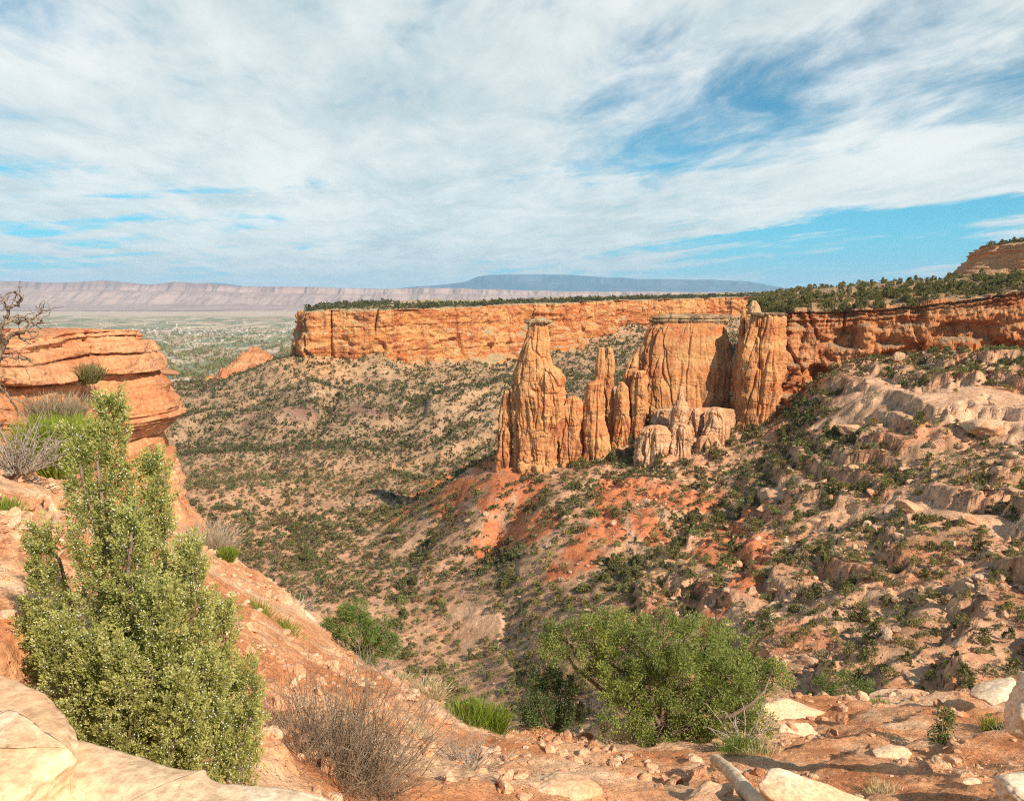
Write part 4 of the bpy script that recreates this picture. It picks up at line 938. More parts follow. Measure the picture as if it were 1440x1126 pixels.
def out_disp(s, z, h, x, y):
    dep = -(z - or_[:, 2]) + 0.55 * noise(s / 5.0, z / 3, 0, 701) + 0.5 * noise(s / 14.0, z / 9, 0, 709) + 0.06 * s * 0.12 + 0.05 * noise(s / .8, z / .3, 0, 707)
    i = np.searchsorted(_ledz, dep).clip(0, 59)
    lo = np.r_[0, _ledz][i]; hi = _ledz[i]; f = ((dep - lo) / (hi - lo)).clip(0, 1)
    roundd = -0.30 * np.exp(-f / 0.09) * (.4 + 1.2 * (noise(s / 2.2, i * 3.7, 0, 713) > -.05)) - 0.05 * np.exp(-(1 - f) / 0.1)
    ld = (_ledd[i] - 0.5) * 0.62 + 0.25 * (cellr(np.floor(s / 1.9 + 2 * cellr(i, 3)).astype(int), 77, i) - .5)
    slope = np.interp(dep, [-0.2, 0.0, .5, 1.0, 1.8, 3.3, 3.9, 4.4, 5.2, 7.0, 8.5, 12], [-.3, 0.05, .10, -.25, 0.0, .75, .95, .35, .45, .65, 1.2, 2.3])
    cave = -1.7 * sstep(0.28, 0.14, np.abs(dep - 0.66)) * sstep(-0.05, 0.25, noise(s / 2.5, 3, 0, 703) + 0.12)
    cave = cave - 0.9 * sstep(0.22, 0.08, np.abs(dep - 3.85)) * sstep(-0.1, 0.2, noise(s / 3.0, 7, 0, 704) + .1)
    ck = -0.45 * np.exp(-(np.abs(noise(s / 2.2 + 0.2 * z, z / 9, 0, 705)) / 0.03) ** 2)
    thin = (cellr(np.floor(dep * 11 + 1.2 * noise(s / 3, z, 0, 711)).astype(int) + 50, 31, np.floor(s / 2.5).astype(int) % 5) - .5) * .10 * (sstep(1.6, 1.0, dep) + sstep(.9, .3, np.abs(dep - 4.0))) + np.round(fbm(s / 1.3, z / .8, 0, 3, 712) * 3) / 3 * .12
    ld = ld * np.clip((hi - lo) / .25, .25, 1)
    return slope + ld * 0.8 + thin + roundd + cave + ck + fbm(s / 3.5, z / 2, 0, 4, 706) * 0.24 + fbm(s / .5, z / .2, 0, 3, 708) * 0.05, 0 * s
V, F = sheet(orim, ON, np.linspace(0, 1, 420), -13.5, [(.3, .0), (.8, -.04), (2, -.12), (5, -.4), (12, -1.6), (25, -4)], out_disp, -1, (-0.3, 1.0))
link('sandstone_outcrop', mesh('sandstone_outcrop', V, F, M['ledge']), label='layered orange sandstone outcrop with overhanging ledges at the left', cat='rock outcrop')

# ---- pale slab the viewer stands by
def slab(name, edge, ztop, thick, seed, label, back, mat='slab'):
    e = []
    for px, py in edge:
        d_ = ray(px, py); e.append(d_ * (ztop / d_[2]))
    e = np.array(e); e[:, 2] = ztop
    n = 700; s, r = resample(e, n)
    def dsp(s, z, h, x, y):
        q = (1 - h); rnd = -0.03 * (sstep(.85, 1.0, h)) ** 2
        return rnd - 0.10 * q + fbm(s / 0.55, z / 0.4, 0, 5, seed) * 0.05, -0.02 * sstep(.8, 1.0, h) + 0 * s
    tops = []
    for b in np.concatenate([np.linspace(0.01, 1.0, 90), np.linspace(1.05, back, 60)]):
        tops.append((float(b), lambda s_, b: ztop - 0.02 * math.exp(-b / .05) + fbm(s_ / .7, b / .5, 0, 5, seed + 1) * 0.055 * min(1, b / .3) + 0.012 * np.sin(b * 9 + 4 * noise(s_ / .8, b, 0, 2)) + min(b, 1.2) * 0.02))
    V, F = sheet(e, n, np.linspace(0, 1, 80), ztop - thick, tops, dsp, -1)
    return link(name, mesh(name, V, F, M[mat]), label=label, cat='rock slab')
sl_edge = [(-500,760),(-160,960),(-40,1005),(60,1028),(120,1028),(170,1036),(215,1052),(262,1066),(300,1068),(318,1086),(362,1088),(400,1096),(440,1108),(475,1118),(515,1140),(640,1240),(900,1900)]
slab('rock_slab', sl_edge[::-1] if False else sl_edge, -1.62, 1.0, 801, 'smooth cream sandstone slab filling the bottom left corner', 1.7)
slab('rock_slab', [(-420,700),(-120,870),(-10,930),(28,948),(60,962),(92,984),(112,1002),(126,1024),(118,1050),(60,1080),(-100,1180)], -1.46, .35, 811, 'raised rounded step of the cream slab at the left picture edge', 0.8)
# ------------------------------------------------------------------ foreground plants
def px2m(Y): return Y / F_PX * 1.03
def limb(a, b, r0, r1, rs, n=7, wob=0.10):
    t = np.linspace(0, 1, n)[:, None]; L = np.linalg.norm(b - a)
    p = a + (b - a) * t + np.cumsum(rs.normal(size=(n, 3)), 0) * wob * L / n * np.sin(t * math.pi) ** .5
    return tube(p, np.linspace(r0, r1, n), 6)
def blob_tree(name, base_px, Y, blobs, label, cat, seed, per_m2=480, leafL=0.040, leafW=0.017, ca=(0.09, 0.13, 0.035), cb=(0.26, 0.32, 0.08), trunk_r=0.11, squash=0.9, clr=0.115, kk=120, up=0.15, depth=1.0):
    rs = np.random.RandomState(seed); base = P(base_px[0], base_px[1], Y); k = px2m(Y)
    cs, dirs, cols = [], [], []; tr = []; fork = np.array([0, 0, 0.25 * (max(0.3, (base_px[1] - min(b[1] for b in blobs)) * k))])
    tr.append(limb(np.array([0, 0, -0.3]), fork, trunk_r * 1.3, trunk_r, rs))
    for j, bl in enumerate(blobs):
        r = bl[2] * k; yo = (rs.rand() - 0.5) * 2 * r * 1.5 * depth
        c = P(bl[0], bl[1], Y + yo) - base
        tr.append(limb(fork, c, trunk_r * 0.6, trunk_r * 0.14, rs, wob=0.3))
        for _ in range(3): tr.append(limb(c, c + unit(rs.normal(size=3)) * r * .95, trunk_r * 0.16, trunk_r * 0.05, rs, 5, 0.3))
        n = max(8, int(per_m2 * r * r * 0.35))
        dd = unit(rs.normal(size=(n, 3))); rad = r * (0.35 + 0.65 * rs.rand(n) ** 0.45) * (1 + .18 * rs.normal(size=n)).clip(.6, 1.35)
        cc = c + dd * rad[:, None] * np.array([1, 1, squash]); cr = clr * (0.6 + 0.8 * rs.rand(n))
        idx = np.repeat(np.arange(n), kk); o = unit(rs.normal(size=(n * kk, 3)))
        pt = cc[idx] + o * (rs.rand(n * kk, 1) ** 0.5) * cr[idx][:, None]
        cs.append(pt); dirs.append(unit(o * .9 + dd[idx] * .5 + rs.normal(size=o.shape) * .35 + np.array([0, 0, up])))
        tone = (rs.rand() * .25 + 0.5 * rs.rand(n)[idx] + 0.35 * rs.rand(n * kk))[:, None].clip(0, 1)
        cl_ = np.array(ca) + (np.array(cb) - np.array(ca)) * tone; cl_[rs.rand(len(cl_)) < 0.02] = (0.26, 0.2, 0.12); cols.append(cl_)
    pt = np.concatenate(cs); dr = np.concatenate(dirs); n = len(pt)
    V, F = leaves(pt, dr, leafL * (.6 + .8 * rs.rand(n)), leafW * (.6 + .8 * rs.rand(n)), rs)
    o = bpy.data.objects.new(name, None); COL.objects.link(o); o.location = [float(v) for v in base]; o['label'] = label; o['category'] = cat
    link('crown', mesh('crown', V, F, M['leaf'], np.repeat(np.concatenate(cols), 4, 0), False), parent=o)
    r_ = merge(tr); link('trunk', mesh('trunk', r_[0], r_[1], M['bark']), parent=o)
    return o
blob_tree('pinyon_tree', (925,1062), 12.3, [(790,898,34),(835,884,30),(862,878,26),(880,912,48),(932,903,46),(985,905,44),(1030,922,42),(1062,948,36),(1085,945,24),(900,960,46),(952,952,50),(1004,970,50),(862,945,40),(832,922,30),(780,915,20),(882,1000,36),(935,1018,34),(980,1038,28),(1062,1010,28),(1042,1032,22),(1006,1004,34),(950,1052,18),(900,1030,26),(1020,950,36)],
          'large spreading light green pinyon, the biggest bush at the bottom centre', 'pinyon tree', 71, trunk_r=0.10, per_m2=560, ca=(0.07,0.105,0.028), cb=(0.38,0.42,0.11))
blob_tree('juniper_tree', (772,1046), 12.6, [(770,948,20),(748,970,17),(792,972,20),(760,998,23),(800,1004,16),(738,1005,12),(775,1024,20),(815,1002,12),(745,1024,12)],
          'dark green juniper just left of the large light green pinyon', 'juniper', 72, trunk_r=0.07, per_m2=900, ca=(0.05, 0.08, 0.03), cb=(0.17, 0.22, 0.08))
blob_tree('pinyon_tree', (515,942), 15.2, [(505,856,17),(482,868,18),(532,880,20),(502,888,26),(546,893,17),(522,912,22),(480,900,14),(550,912,12),(462,880,12),(440,902,12),(505,925,16)],
          'bright green rounded pinyon at the edge of the slope above the dead bush', 'pinyon tree', 73, trunk_r=0.08, ca=(0.055, 0.10, 0.025), cb=(0.20, 0.28, 0.06))
blob_tree('pinyon_tree', (1192,1003), 16.4, [(1162,962,13),(1190,955,16),(1212,964,14),(1180,976,14),(1222,978,9),(1198,984,11),(1165,975,8)],
          'small airy green pinyon on the terrace edge right of centre', 'pinyon tree', 74, trunk_r=0.05, ca=(0.08, 0.11, 0.035), cb=(0.26, 0.3, 0.09))
blob_tree('juniper_tree', (1322,1064), 10.4, [(1328,1004,7),(1326,1018,11),(1320,1034,14),(1332,1046,13),(1314,1050,11)],
          'young cone-shaped juniper standing alone on the red terrace at right', 'juniper', 75, trunk_r=0.03, leafL=0.04, leafW=0.018, clr=0.07, per_m2=2200, kk=34, ca=(0.05, 0.09, 0.025), cb=(0.17, 0.24, 0.06))
blob_tree('juniper_tree', (390,838), 17.5, [(395,840,10),(412,842,9),(380,834,7)], 'tiny grey-green bush behind the bare rock edge at left of centre', 'juniper', 76, trunk_r=0.02, ca=(0.12, 0.13, 0.05), cb=(0.26, 0.26, 0.12))

# the berried juniper at the left
def berry_juniper():
    rs = np.random.RandomState(77); Y = 4.7; base = P(205, 1120, Y); k = px2m(Y)
    cones = [((200,1090),(153,564),43,0.0),((240,1085),(218,646),34,0.10),((165,1090),(106,612),28,-.05),((90,1080),(56,748),33,0.1),((270,1080),(268,768),34,-.12),
             ((290,1080),(314,850),36,.05),((325,1100),(348,935),32,.1),((140,1080),(125,900),40,-.28),((215,1100),(228,830),50,-.25),((290,1110),(285,930),46,-.2),((70,1020),(40,852),30,.15),((185,1000),(184,720),36,-0.12),((330,1110),(352,1000),26,-.1),((170,1100),(170,920),40,-.38),((255,1120),(250,960),40,-.38),((90,1040),(80,880),34,-.2),((190,1000),(190,860),38,.3)]
    pts, drs, tones, tips, tr = [], [], [], [], []
    for (b, t, wd, yo) in cones:
        A = P(b[0], b[1], Y + yo) - base; B = P(t[0], t[1], Y + yo * 1.5) - base; L = np.linalg.norm(B - A)
        tr.append(limb(A * np.array([.6, .6, 1]) - np.array([0, 0, .2]), B * .96 + A * .04, 0.035, 0.008, rs, 12, 0.15))
        R0 = wd * k * 0.92
        npl = int(360 * L * R0 / 0.25)
        h = rs.rand(npl) ** 0.9; a = rs.rand(npl) * 2 * math.pi
        rr = R0 * (1 - h) ** 0.55 * (0.55 + 0.45 * rs.rand(npl) ** .5) * (1 + 0.30 * np.sin(h * 21 + a * 2 + yo * 50))
        c = A + (B - A) * h[:, None] + np.stack([np.cos(a) * rr, np.sin(a) * rr, 0 * a], 1)
        pd = unit(np.stack([np.cos(a) * .55, np.sin(a) * .55, 0.9 + 0 * a], 1) + rs.normal(size=(npl, 3)) * 0.25)
        pl_ = 0.07 + 0.08 * rs.rand(npl)
        m_ = 60; idx = np.repeat(np.arange(npl), m_); u = rs.rand(npl * m_)
        side = unit(rs.normal(size=(npl * m_, 3)))
        p = c[idx] + pd[idx] * (u * pl_[idx])[:, None] + side * ((1 - u * .7) * 0.028 * rs.rand(npl * m_) ** .5)[:, None]
        pts.append(p); drs.append(unit(pd[idx] * .8 + side * .75)); tones.append((0.5 * rs.rand(npl)[idx] + 0.25 * u + 0.25 * rs.rand(npl * m_)))
        q = rs.rand(npl * m_) < 0.024; tips.append(p[q] + side[q] * 0.012)
    pt = np.concatenate(pts); n = len(pt); to = np.concatenate(tones)[:, None]
    V, F = leaves(pt, np.concatenate(drs), 0.019 * (.6 + .8 * rs.rand(n)), 0.0080 * (.6 + .8 * rs.rand(n)), rs)
    col = np.array([0.13, 0.15, 0.03]) + (np.array([0.64, 0.60, 0.21]) - np.array([0.13, 0.15, 0.03])) * to
    col[rs.rand(n) < .004] = (0.34, 0.22, 0.08)
    o = bpy.data.objects.new('juniper_tree', None); COL.objects.link(o); o.location = [float(v) for v in base]
    o['label'] = 'tall light green juniper full of pale berries, close by at left behind the cream slab'; o['category'] = 'juniper'
    link('crown', mesh('crown', V, F, M['leaf'], np.repeat(col, 4, 0), False), parent=o)
    r_ = merge(tr); link('trunk', mesh('trunk', r_[0], r_[1], M['bark']), parent=o)
    bp_ = np.concatenate(tips); oc = np.array([[1,0,0],[-1,0,0],[0,1,0],[0,-1,0],[0,0,1],[0,0,-1]], float) * 0.0052
    of = np.array([[0,2,4],[2,1,4],[1,3,4],[3,0,4],[2,0,5],[1,2,5],[3,1,5],[0,3,5]])
    BV = (bp_[:, None] + oc[None]).reshape(-1, 3); BF = (of[None] + (np.arange(len(bp_)) * 6)[:, None, None]).reshape(-1, 3)
    be = link('berries', mesh('berries', BV, BF, M['berry']), parent=o); be['kind'] = 'stuff'
    print('juniper leaves', n, len(bp_))
berry_juniper()

def broom(name, x0, x1, y0, y1, Y, n, ca, cb, label, cat, seed, thick=0.006, spread=0.5, mat='leaf', bend=0.25, seg=3, on_ground=True):
    """tuft of upright stems filling the given extent; each stem a bent ribbon pair"""
    rs = np.random.RandomState(seed); base = P((x0 + x1) / 2, y1, Y); k = px2m(Y); wd = (x1 - x0) * k; ht = (y1 - y0) * k
    u = rs.rand(n) ** .5 * wd * 0.34; a = rs.rand(n) * 6.283
    p0 = np.stack([np.cos(a) * u, np.sin(a) * u, -0.05 + 0 * u], 1)
    dr = unit(np.stack([np.cos(a) * u / wd * 2.4 * spread, np.sin(a) * u / wd * 2.4 * spread, 1 + 0 * u], 1) + rs.normal(size=(n, 3)) * .16)
    Ls = ht * (.55 + .5 * rs.rand(n)); off = rs.normal(size=(n, 3)) * bend
    segs = []; c = p0; d = dr
    V_, F_, C_ = [], [], []; tone = rs.rand(n)[:, None]
    for j in range(seg):
        L = Ls / seg * 1.25; v, f = leaves(c, d, L, thick * (1.0 - .2 * j) * 1.6, rs)
        V_.append(v); F_.append(f + 4 * n * j); cc = np.array(ca) + (np.array(cb) - np.array(ca)) * (tone * .7 + .3 * rs.rand(n, 1)); C_.append(np.repeat(cc, 4, 0))
        c = c + d * (Ls / seg)[:, None]; d = unit(d + off * .5 + rs.normal(size=(n, 3)) * bend * .5)
    return link(name, mesh(name, np.concatenate(V_), np.concatenate(F_), M[mat], np.concatenate(C_), False), loc=base, label=label, cat=cat)
G1, G2 = (0.10, 0.15, 0.02), (0.30, 0.36, 0.05)
broom('ephedra_bush', 44, 122, 580, 664, 12.4, 2600, (0.14, 0.20, 0.02), (0.34, 0.38, 0.05), 'bright lime green bush of thin upright stems above the soil slope at left', 'green bush', 1, 0.012)
broom('ephedra_bush', 326, 372, 842, 896, 12.6, 1500, G1, G2, 'dark lime bush of upright stems hugging the slope right of the berried juniper', 'green bush', 2, 0.010)
broom('ephedra_bush', 362, 406, 868, 922, 12.0, 1500, G1, G2, 'lower of the two joined upright-stemmed bushes right of the berried juniper', 'green bush', 3, 0.010)
broom('ephedra_bush', 634, 680, 978, 1034, 11.2, 1500, G1, G2, 'green upright-stemmed bush on the stony slope at the bottom middle', 'green bush', 4, 0.009)
broom('ephedra_bush', 672, 714, 986, 1034, 11.3, 1200, G1, G2, 'smaller green upright-stemmed bush joined to the right of its bigger neighbour', 'green bush', 5, 0.009)
broom('ephedra_bush', 308, 332, 766, 788, 18.5, 700, G1, G2, 'little round lime bush on the rock edge under the outcrop', 'green bush', 6, 0.014)
broom('ephedra_bush', 1384, 1408, 1002, 1034, 11, 500, (0.16, 0.17, 0.03), (0.38, 0.36, 0.07), 'small yellowish bush near the right picture edge', 'green bush', 7, 0.008)
broom('ephedra_bush', 1228, 1246, 976, 1004, 14.5, 350, G1, G2, 'thin green tuft on the terrace edge right of the small pinyon', 'green bush', 8, 0.010)
broom('ephedra_bush', 800, 822, 1066, 1094, 9.6, 350, G1, G2, 'tiny green tuft in the red soil below the dark juniper', 'green bush', 9, 0.007)
broom('ephedra_bush', 1008, 1082, 1036, 1074, 10.6, 1600, G1, (0.26, 0.34, 0.06), 'grassy green bush at the right foot of the large pinyon', 'green bush', 10, 0.007)
broom('ephedra_bush', -20, 14, 692, 752, 8.6, 900, G1, G2, 'green bush cut off by the left picture edge', 'green bush', 12, 0.009)
broom('ephedra_bush', 1294, 1372, 975, 1004, 14.5, 500, (0.14,0.13,0.05), (0.3,0.28,0.12), 'sparse olive plants behind the young juniper at right', 'green bush', 11, 0.01)
broom('desert_shrub', 112, 138, 508, 538, 23.2, 500, (0.12, 0.12, 0.04), (0.28, 0.26, 0.12), 'small olive shrub growing on the face of the outcrop', 'shrub', 13, 0.02, 0.9)
broom('dry_shrub', 48, 114, 546, 596, 14.5, 900, (0.22, 0.17, 0.11), (0.42, 0.34, 0.24), 'grey-brown leafless shrub behind the lime green bush', 'dry shrub', 14, 0.010, 1.0)
broom('dry_shrub', 262, 326, 728, 778, 19.5, 800, (0.36, 0.27, 0.2), (0.55, 0.44, 0.34), 'pale dry shrub at the foot of the outcrop corner', 'dry shrub', 15, 0.012, 1.0)
ST1, ST2 = (0.42, 0.32, 0.18), (0.72, 0.60, 0.40)
for i, (x0, x1, y0, y1, Y, lb) in enumerate([(582,622,948,984,13.0,'straw-coloured grass tuft on the slope edge below the bright pinyon'),(604,640,1004,1046,10.8,'pale grass tuft left of the green upright-stemmed bushes'),(706,748,1030,1066,11.6,'pale grass tuft left of the dark juniper foot'),
        (672,712,1072,1108,8.6,'pale grass tuft above the cream boulder at the bottom middle'),(0,44,750,786,7.4,'dry blond grass tuft at the left picture edge'),(20,56,712,740,9.6,'small dry grass tuft on the left soil slope'),(1050,1090,1040,1078,10.4,'dry grass beside the bleached log'),
        (1196,1232,996,1014,14.8,'dry grass under the small terrace pinyon'),(336,372,960,1010,8.4,'dry grass tuft between berried juniper and dead bush'),(560,600,1010,1050,9.2,'dry grass tuft right of the dead bush'),(0,36,840,900,5.2,'dry brown grass low at the left picture edge'),(1226,1262,1090,1126,7.6,'dry grass blades at the bottom edge right of the cream boulder'),(540,580,940,962,14.0,'faded grass tuft at the foot of the bright pinyon')]):
    broom('grass_tuft', x0, x1, y0, y1, Y, 420, ST1, ST2, lb, 'grass tuft', 30 + i, 0.0009 * Y, 1.1, bend=.35)

def twig_bush(name, bx, by, Y, wpx, hpx, n, label, cat, seed, r0=0.006, mat='twig', fan=0.8, sub=3):
    rs = np.random.RandomState(seed); base = P(bx, by, Y); k = px2m(Y); W_, H_ = wpx * k, hpx * k; parts = []
    for i in range(n):
        a = rs.rand() * 6.283; u = rs.rand() ** .6
        p = np.array([math.cos(a) * u * W_ * .16, math.sin(a) * u * W_ * .16, -.05]); d = unit(np.array([math.cos(a) * u * fan * W_ / H_, math.sin(a) * u * fan * W_ / H_ * .8, 1.0]) + rs.normal(size=3) * .12)
        L = H_ * (.45 + .55 * rs.rand()); m_ = 6; path = [p]
        for j in range(m_): d = unit(d + rs.normal(size=3) * .13 + np.array([0, 0, .02])); p = p + d * L / m_; path.append(p)
        path = np.array(path); parts.append(tube(path, np.linspace(r0, r0 * .3, m_ + 1), 3))
        for q in range(sub):
            j = rs.randint(2, m_); dd = unit(path[j] - path[j - 1] + rs.normal(size=3) * .5); Ls = L * (.12 + .25 * rs.rand()); pp = path[j]; pa = [pp]
            for _ in range(3): dd = unit(dd + rs.normal(size=3) * .2); pp = pp + dd * Ls / 3; pa.append(pp)
            parts.append(tube(np.array(pa), np.linspace(r0 * .45, r0 * .2, 4), 3))
    r_ = merge(parts); return link(name, mesh(name, r_[0], r_[1], M[mat]), loc=base, label=label, cat=cat)
twig_bush('dead_bush', 462, 1165, 6.0, 250, 262, 620, 'big bare brown bush of fine twigs right of the berried juniper', 'dead bush', 1, 0.0052, sub=6)
twig_bush('dead_bush', 660, 1075, 8.4, 130, 90, 70, 'low pale bare bush right of the big brown one', 'dead bush', 2, 0.005, 'dead', fan=1.2, sub=5)
twig_bush('dead_bush', 500, 960, 12.5, 120, 70, 36, 'bleached bare twigs standing before the bright green pinyon', 'dead bush', 3, 0.009, 'dead', fan=1.1, sub=4)
twig_bush('dead_bush', 25, 660, 10.6, 120, 105, 90, 'tangle of dead grey branches at the left under the outcrop', 'dead bush', 4, 0.011, 'dead', fan=1.5, sub=5)
twig_bush('dead_bush', 415, 852, 16.2, 90, 34, 22, 'sprawling white dead twigs on the bare rock edge', 'dead bush', 5, 0.014, 'dead', fan=2.4, sub=3)
twig_bush('dead_bush', 1415, 1040, 10.2, 40, 46, 14, 'small leafless twiggy plant near the right picture edge', 'dead bush', 6, 0.006, 'dead', sub=3)
twig_bush('dead_bush', 1045, 1040, 11.0, 90, 70, 16, 'bare pale branches poking from the right foot of the large pinyon', 'dead bush', 7, 0.012, 'dead', fan=1.3, sub=3)
twig_bush('dead_bush', 305, 800, 19.0, 26, 26, 12, 'stubby dead stems beside the little round lime bush', 'dead bush', 8, 0.014, 'dead', sub=2)

def path_branches(name, base_px, Y, lines, label, cat, seed, mat='dead', twigs=5, r=0.035):
    rs = np.random.RandomState(seed); base = P(base_px[0], base_px[1], Y); parts = []
    for ln, w0, w1 in lines:
        pw = np.array([P(a, b, Y + 0.5 * noise(a / 30., b / 30., 0, seed)) - base for a, b in ln])
        t = np.linspace(0, len(pw) - 1, 4 * len(pw)); pp = np.stack([np.interp(t, np.arange(len(pw)), pw[:, c]) for c in range(3)], 1) + rs.normal(size=(len(t), 3)) * .012
        parts.append(tube(pp, np.linspace(w0, w1, len(t)) * r, 6))
        for q in range(twigs):
            j = rs.randint(2, len(pp)); dd = unit(rs.normal(size=3) * np.array([1, .6, .8]) + np.array([.2, 0, .25])); p = pp[j]; pa = [p]; L = .12 + .35 * rs.rand()
            for _ in range(5): dd = unit(dd + rs.normal(size=3) * .45); p = p + dd * L / 5; pa.append(p)
            parts.append(tube(np.array(pa), np.linspace(w1 * .8 * r, .1 * r, 6), 4))
    r_ = merge(parts); return link(name, mesh(name, r_[0], r_[1], M[mat]), loc=base, label=label, cat=cat)
path_branches('dead_tree', (-20, 640), 12.5, [(((-25,640),(-12,560),(-6,510),(4,486),(14,472),(34,464),(50,468)),1.6,.5),(((4,486),(2,462),(10,448),(24,452),(38,452),(52,456),(60,450)),.9,.3),(((8,450),(12,434),(26,428),(31,418),(20,409)),.7,.3),(((12,434),(5,423),(3,416)),.4,.25),
      (((34,464),(44,448),(54,442),(58,436)),.5,.25),(((-6,510),(10,500),(28,503),(44,506)),.7,.3),(((-10,470),(6,458),(20,446),(36,448)),.6,.3),(((20,466),(32,478),(44,484)),.5,.2),(((-8,520),(0,545),(14,560),(26,584)),.8,.3)],
      'gnarled dead tree with twisted grey branches at the upper left edge', 'dead tree', 5, mat='deadtree', twigs=10, r=.038)

# ------------------------------------------------------------------ foreground rocks
def fg_rock(name, px, py, wpx, Y, seed, label, cat='boulder', flat=.5, mat='slab', rot=(0, 0, 0), stretch=1.4, planes=10, sub=5, rough=.06):
    p = P(px, py, Y); s_ = wpx / F_PX * Y / 2 / stretch * 1.08; V, F = rock(sub, seed, flat, planes, rough, stretch)
    return link(name, mesh(name, V * s_, F, M[mat]), loc=p, rot=rot, label=label, cat=cat)
fg_rock('boulder', 772, 1122, 170, 7.3, 3, 'flat cream boulder at the bottom edge below the dark juniper', flat=.35, rot=(0,.04,.1))
fg_rock('boulder', 1142, 1118, 178, 7.0, 13, 'long cream boulder at the bottom edge right of the bleached log', flat=.40, rot=(0,.12,-.2))
fg_rock('boulder', 1000, 1122, 90, 7.4, 5, 'small cracked cream rock left of the bleached log', flat=.5, rot=(0,-.3,.4))
fg_rock('boulder', 1462, 995, 110, 7.6, 6, 'white weathered boulder cut off by the right picture edge', flat=1.0, mat='slab', stretch=1.0)
fg_rock('boulder', 1455, 1118, 130, 6.6, 7, 'brownish rock in the bottom right corner', flat=.55)
fg_rock('boulder', 1368, 1099, 30, 7.6, 8, 'small flat cream stone lying on the red soil at lower right', flat=.35)
fg_rock('rock_slab', 1110, 1004, 100, 14.0, 9, 'pale rounded rock lip on the terrace edge right of the large pinyon', 'rock slab', .5, 'slab', (0,.1,.2))
fg_rock('rock_slab', 1122, 1030, 60, 12.6, 10, 'lower pale step under the rounded rock lip', 'rock slab', .6)
fg_rock('rock_slab', 1262, 985, 110, 16.0, 11, 'flat pale slab along the terrace edge', 'rock slab', .22, rot=(0,0,.1))
fg_rock('rock_slab', 1350, 990, 120, 15.4, 12, 'wide pale slab along the terrace edge before the white boulder', 'rock slab', .2, rot=(0,-.05,0))
fg_rock('rock_slab', 1402, 972, 90, 13.0, 14, 'sloping pale slab rising to the white boulder at right', 'rock slab', .25, rot=(0,-.35,0))
fg_rock('rock_slab', 505, 985, 120, 11.6, 15, 'smooth pink slab behind the big dead bush', 'rock slab', .35, rot=(.2,.55,.3))
fg_rock('rock_slab', 410, 870, 120, 15.2, 16, 'smooth peach slab at the slope edge left of the bright pinyon', 'rock slab', .3, rot=(.1,.45,0))
fg_rock('rock_slab', 60, 700, 100, 10.2, 17, 'flat peach slab with dark cracks on the left soil slope', 'rock slab', .3, 'ledge', rot=(.2,.4,.5))
fg_rock('rock_slab', 60, 760, 60, 8.2, 18, 'pale round rock on the left soil slope', 'rock slab', .5, rot=(.2,.3,.5))
fg_rock('boulder', 580, 1000, 34, 11.4, 19, 'reddish angular boulder above the low pale bare bush', mat='stone', flat=.7)
fg_rock('boulder', 860, 1060, 46, 11.2, 20, 'reddish boulder in the shade at the left foot of the large pinyon', mat='stone', flat=.6)
fg_rock('boulder', 725, 1043, 40, 12.0, 24, 'rounded peach boulder between the grass and the dark juniper', mat='slab', flat=.5)
fg_rock('boulder', 690, 1060, 60, 9.8, 21, 'flat peach rock below the green upright-stemmed bushes', mat='slab', flat=.35, rot=(0,.2,0))
fg_rock('boulder', 1250, 1060, 70, 9.8, 22, 'low pale rock showing through the red terrace soil', mat='slab', flat=.3)
fg_rock('boulder', 915, 1082, 22, 9.4, 23, 'upright square reddish stone below the large pinyon', mat='stone', flat=1.0, stretch=1.0)
# bleached log
A, B = P(1006, 1068, 8.6), P(1078, 1140, 6.9); n = 24; t = np.linspace(0, 1, n)[:, None]
pl_ = (B - A) * t + np.stack([.015 * np.sin(t[:, 0] * 7), 0 * t[:, 0], .02 * np.sin(t[:, 0] * 4)], 1)
V, F = tube(pl_, .07 + .02 * t[:, 0] + .008 * noise(t[:, 0] * 9, 0, 0, 4), 18)
V += V * 0 + (fbm(V[:, 0] * 9, V[:, 1] * 9, V[:, 2] * 9, 3, 5) * .014)[:, None]
capv = np.concatenate([V, pl_[:1] + 0.0, pl_[-1:]]); cf = [[len(V), (i + 1) % 18, i, i] for i in range(18)]
Fq = np.concatenate([F]); me = mesh('log', V, Fq, M['log'])
lg_ = link('log', me, loc=A, label='short bleached log lying on the red soil at the bottom edge', cat='log')
ends = [(V[:18], 1), (V[-18:], -1)]; ev = []; ef = []
for e_, sg in ends:
    b0 = len(ev); c_ = e_.mean(0); ev += list(e_) + list(c_ + (e_ - c_) * .5) + [c_]
    for i in range(18): j = (i + 1) % 18; ef += [[b0 + i, b0 + j, b0 + 18 + j], [b0 + i, b0 + 18 + j, b0 + 18 + i], [b0 + 18 + i, b0 + 18 + j, b0 + 36]]
link('cut_end', mesh('cut_end', np.array(ev), np.array(ef), M['log']), parent=lg_)
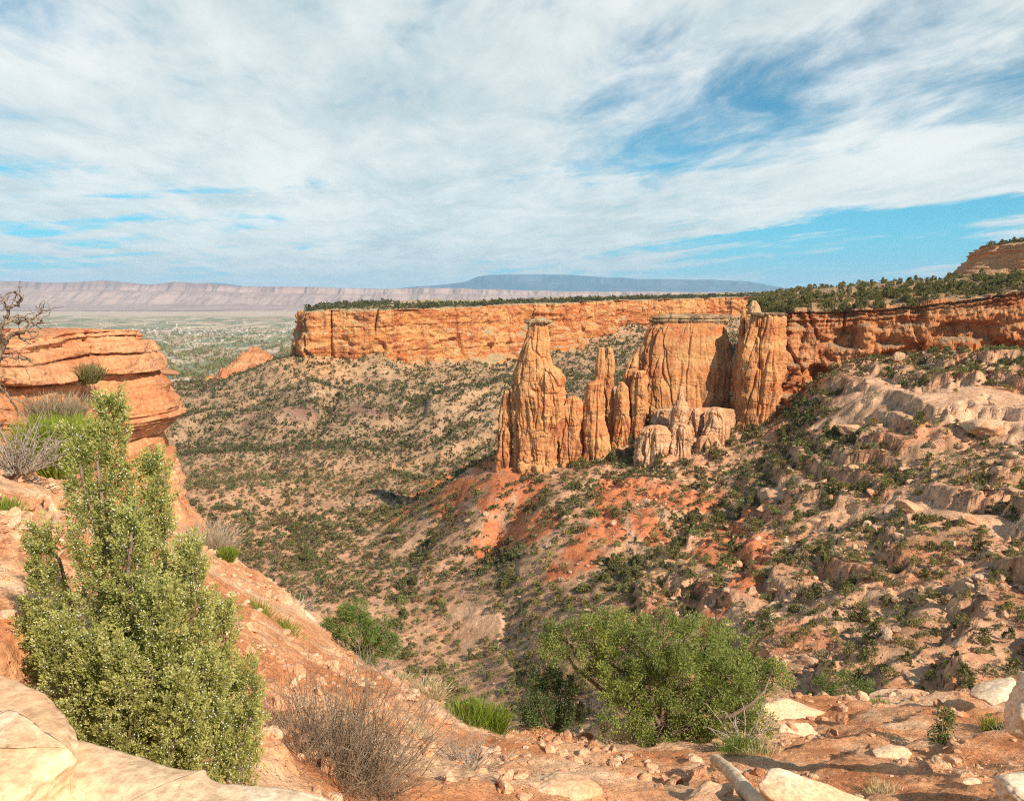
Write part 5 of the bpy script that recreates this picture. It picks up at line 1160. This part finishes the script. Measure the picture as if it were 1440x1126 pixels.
# loose stones
ST = [rock(3, 90 + i, .4 + .3 * (i % 3) / 2, 9, .08) for i in range(8)]; protoT = [mesh('stone', a[0], a[1], M['stone'], None, False) for a in ST]
STL = [rock(2, 110 + i, .5) for i in range(6)]
n = 90000; yv = 4 + 15 * rs.rand(n) ** .9; pxv = -60 + 1560 * rs.rand(n); xv = (pxv - 720) / F_PX * yv
ok = (yv < edge_y(xv, yv) + .2) & (rs.rand(n) < (.10 + 0.8 * sstep(-.05, .35, fbm(xv / 1.6, yv / 1.6, 0, 3, 901))) * np.where(pxv > 1080, .3, .75)); xv, yv = xv[ok], yv[ok]
sv = (.004 + .012 * rs.rand(len(xv)) ** 2 + .12 * rs.rand(len(xv)) ** 16) * (yv / 9) ** .35; tv = np.stack([xv, yv, fg_z(xv, yv) + sv * .15], 1)
sx, sy = project(tv); o_ = np.argsort(-(sv / yv) * ((sx > 5) & (sx < 1435) & (sy < 1120) & (sy > 640) & ((sx > 350) | (sy < 800))))
for i in o_[:200]:
    r = 'on the left soil slope' if sx[i] < 340 else ('around the dead bush' if sx[i] < 600 else ('below the pinyon' if sx[i] < 1000 else 'on the red terrace at right'))
    s_ = sv[i] * 1.1; link('stone', protoT[rs.randint(8)], loc=tv[i], rot=(rs.rand(), rs.rand(), rs.rand() * 6), scale=(s_, s_, s_), label='loose reddish stone ' + r, cat='stone', group='loose stones ' + r)
scatter_merge('gravel', STL, tv[o_[200:]], sv[o_[200:]], None, M['stone'], rs, kind='stuff', label='reddish gravel on the foreground soil')

# ------------------------------------------------------------------ haze
hz = bpy.data.materials.new('haze_air'); hz.use_nodes = True; t = NT(hz.node_tree); t.n.clear()
out = t.node('ShaderNodeOutputMaterial'); pv = t.node('ShaderNodeVolumePrincipled', {'Color': (0.50, 0.76, 1.0, 1), 'Density': 2.3e-5, 'Anisotropy': 0.0})
t.l.new(pv.outputs[0], out.inputs['Volume'])
bxv = np.array([[a, b_, c_] for a in (-62000, 62000) for b_ in (-3000, 62000) for c_ in (-1300, 1250)], float)
bff = np.array([[0,1,3,2],[4,6,7,5],[0,4,5,1],[2,3,7,6],[1,5,7,3],[0,2,6,4]])
link('haze', mesh('haze', bxv, bff, hz, None, False), kind='stuff', label='thin blue haze over the far valley')
print('done', time.time() - T00)
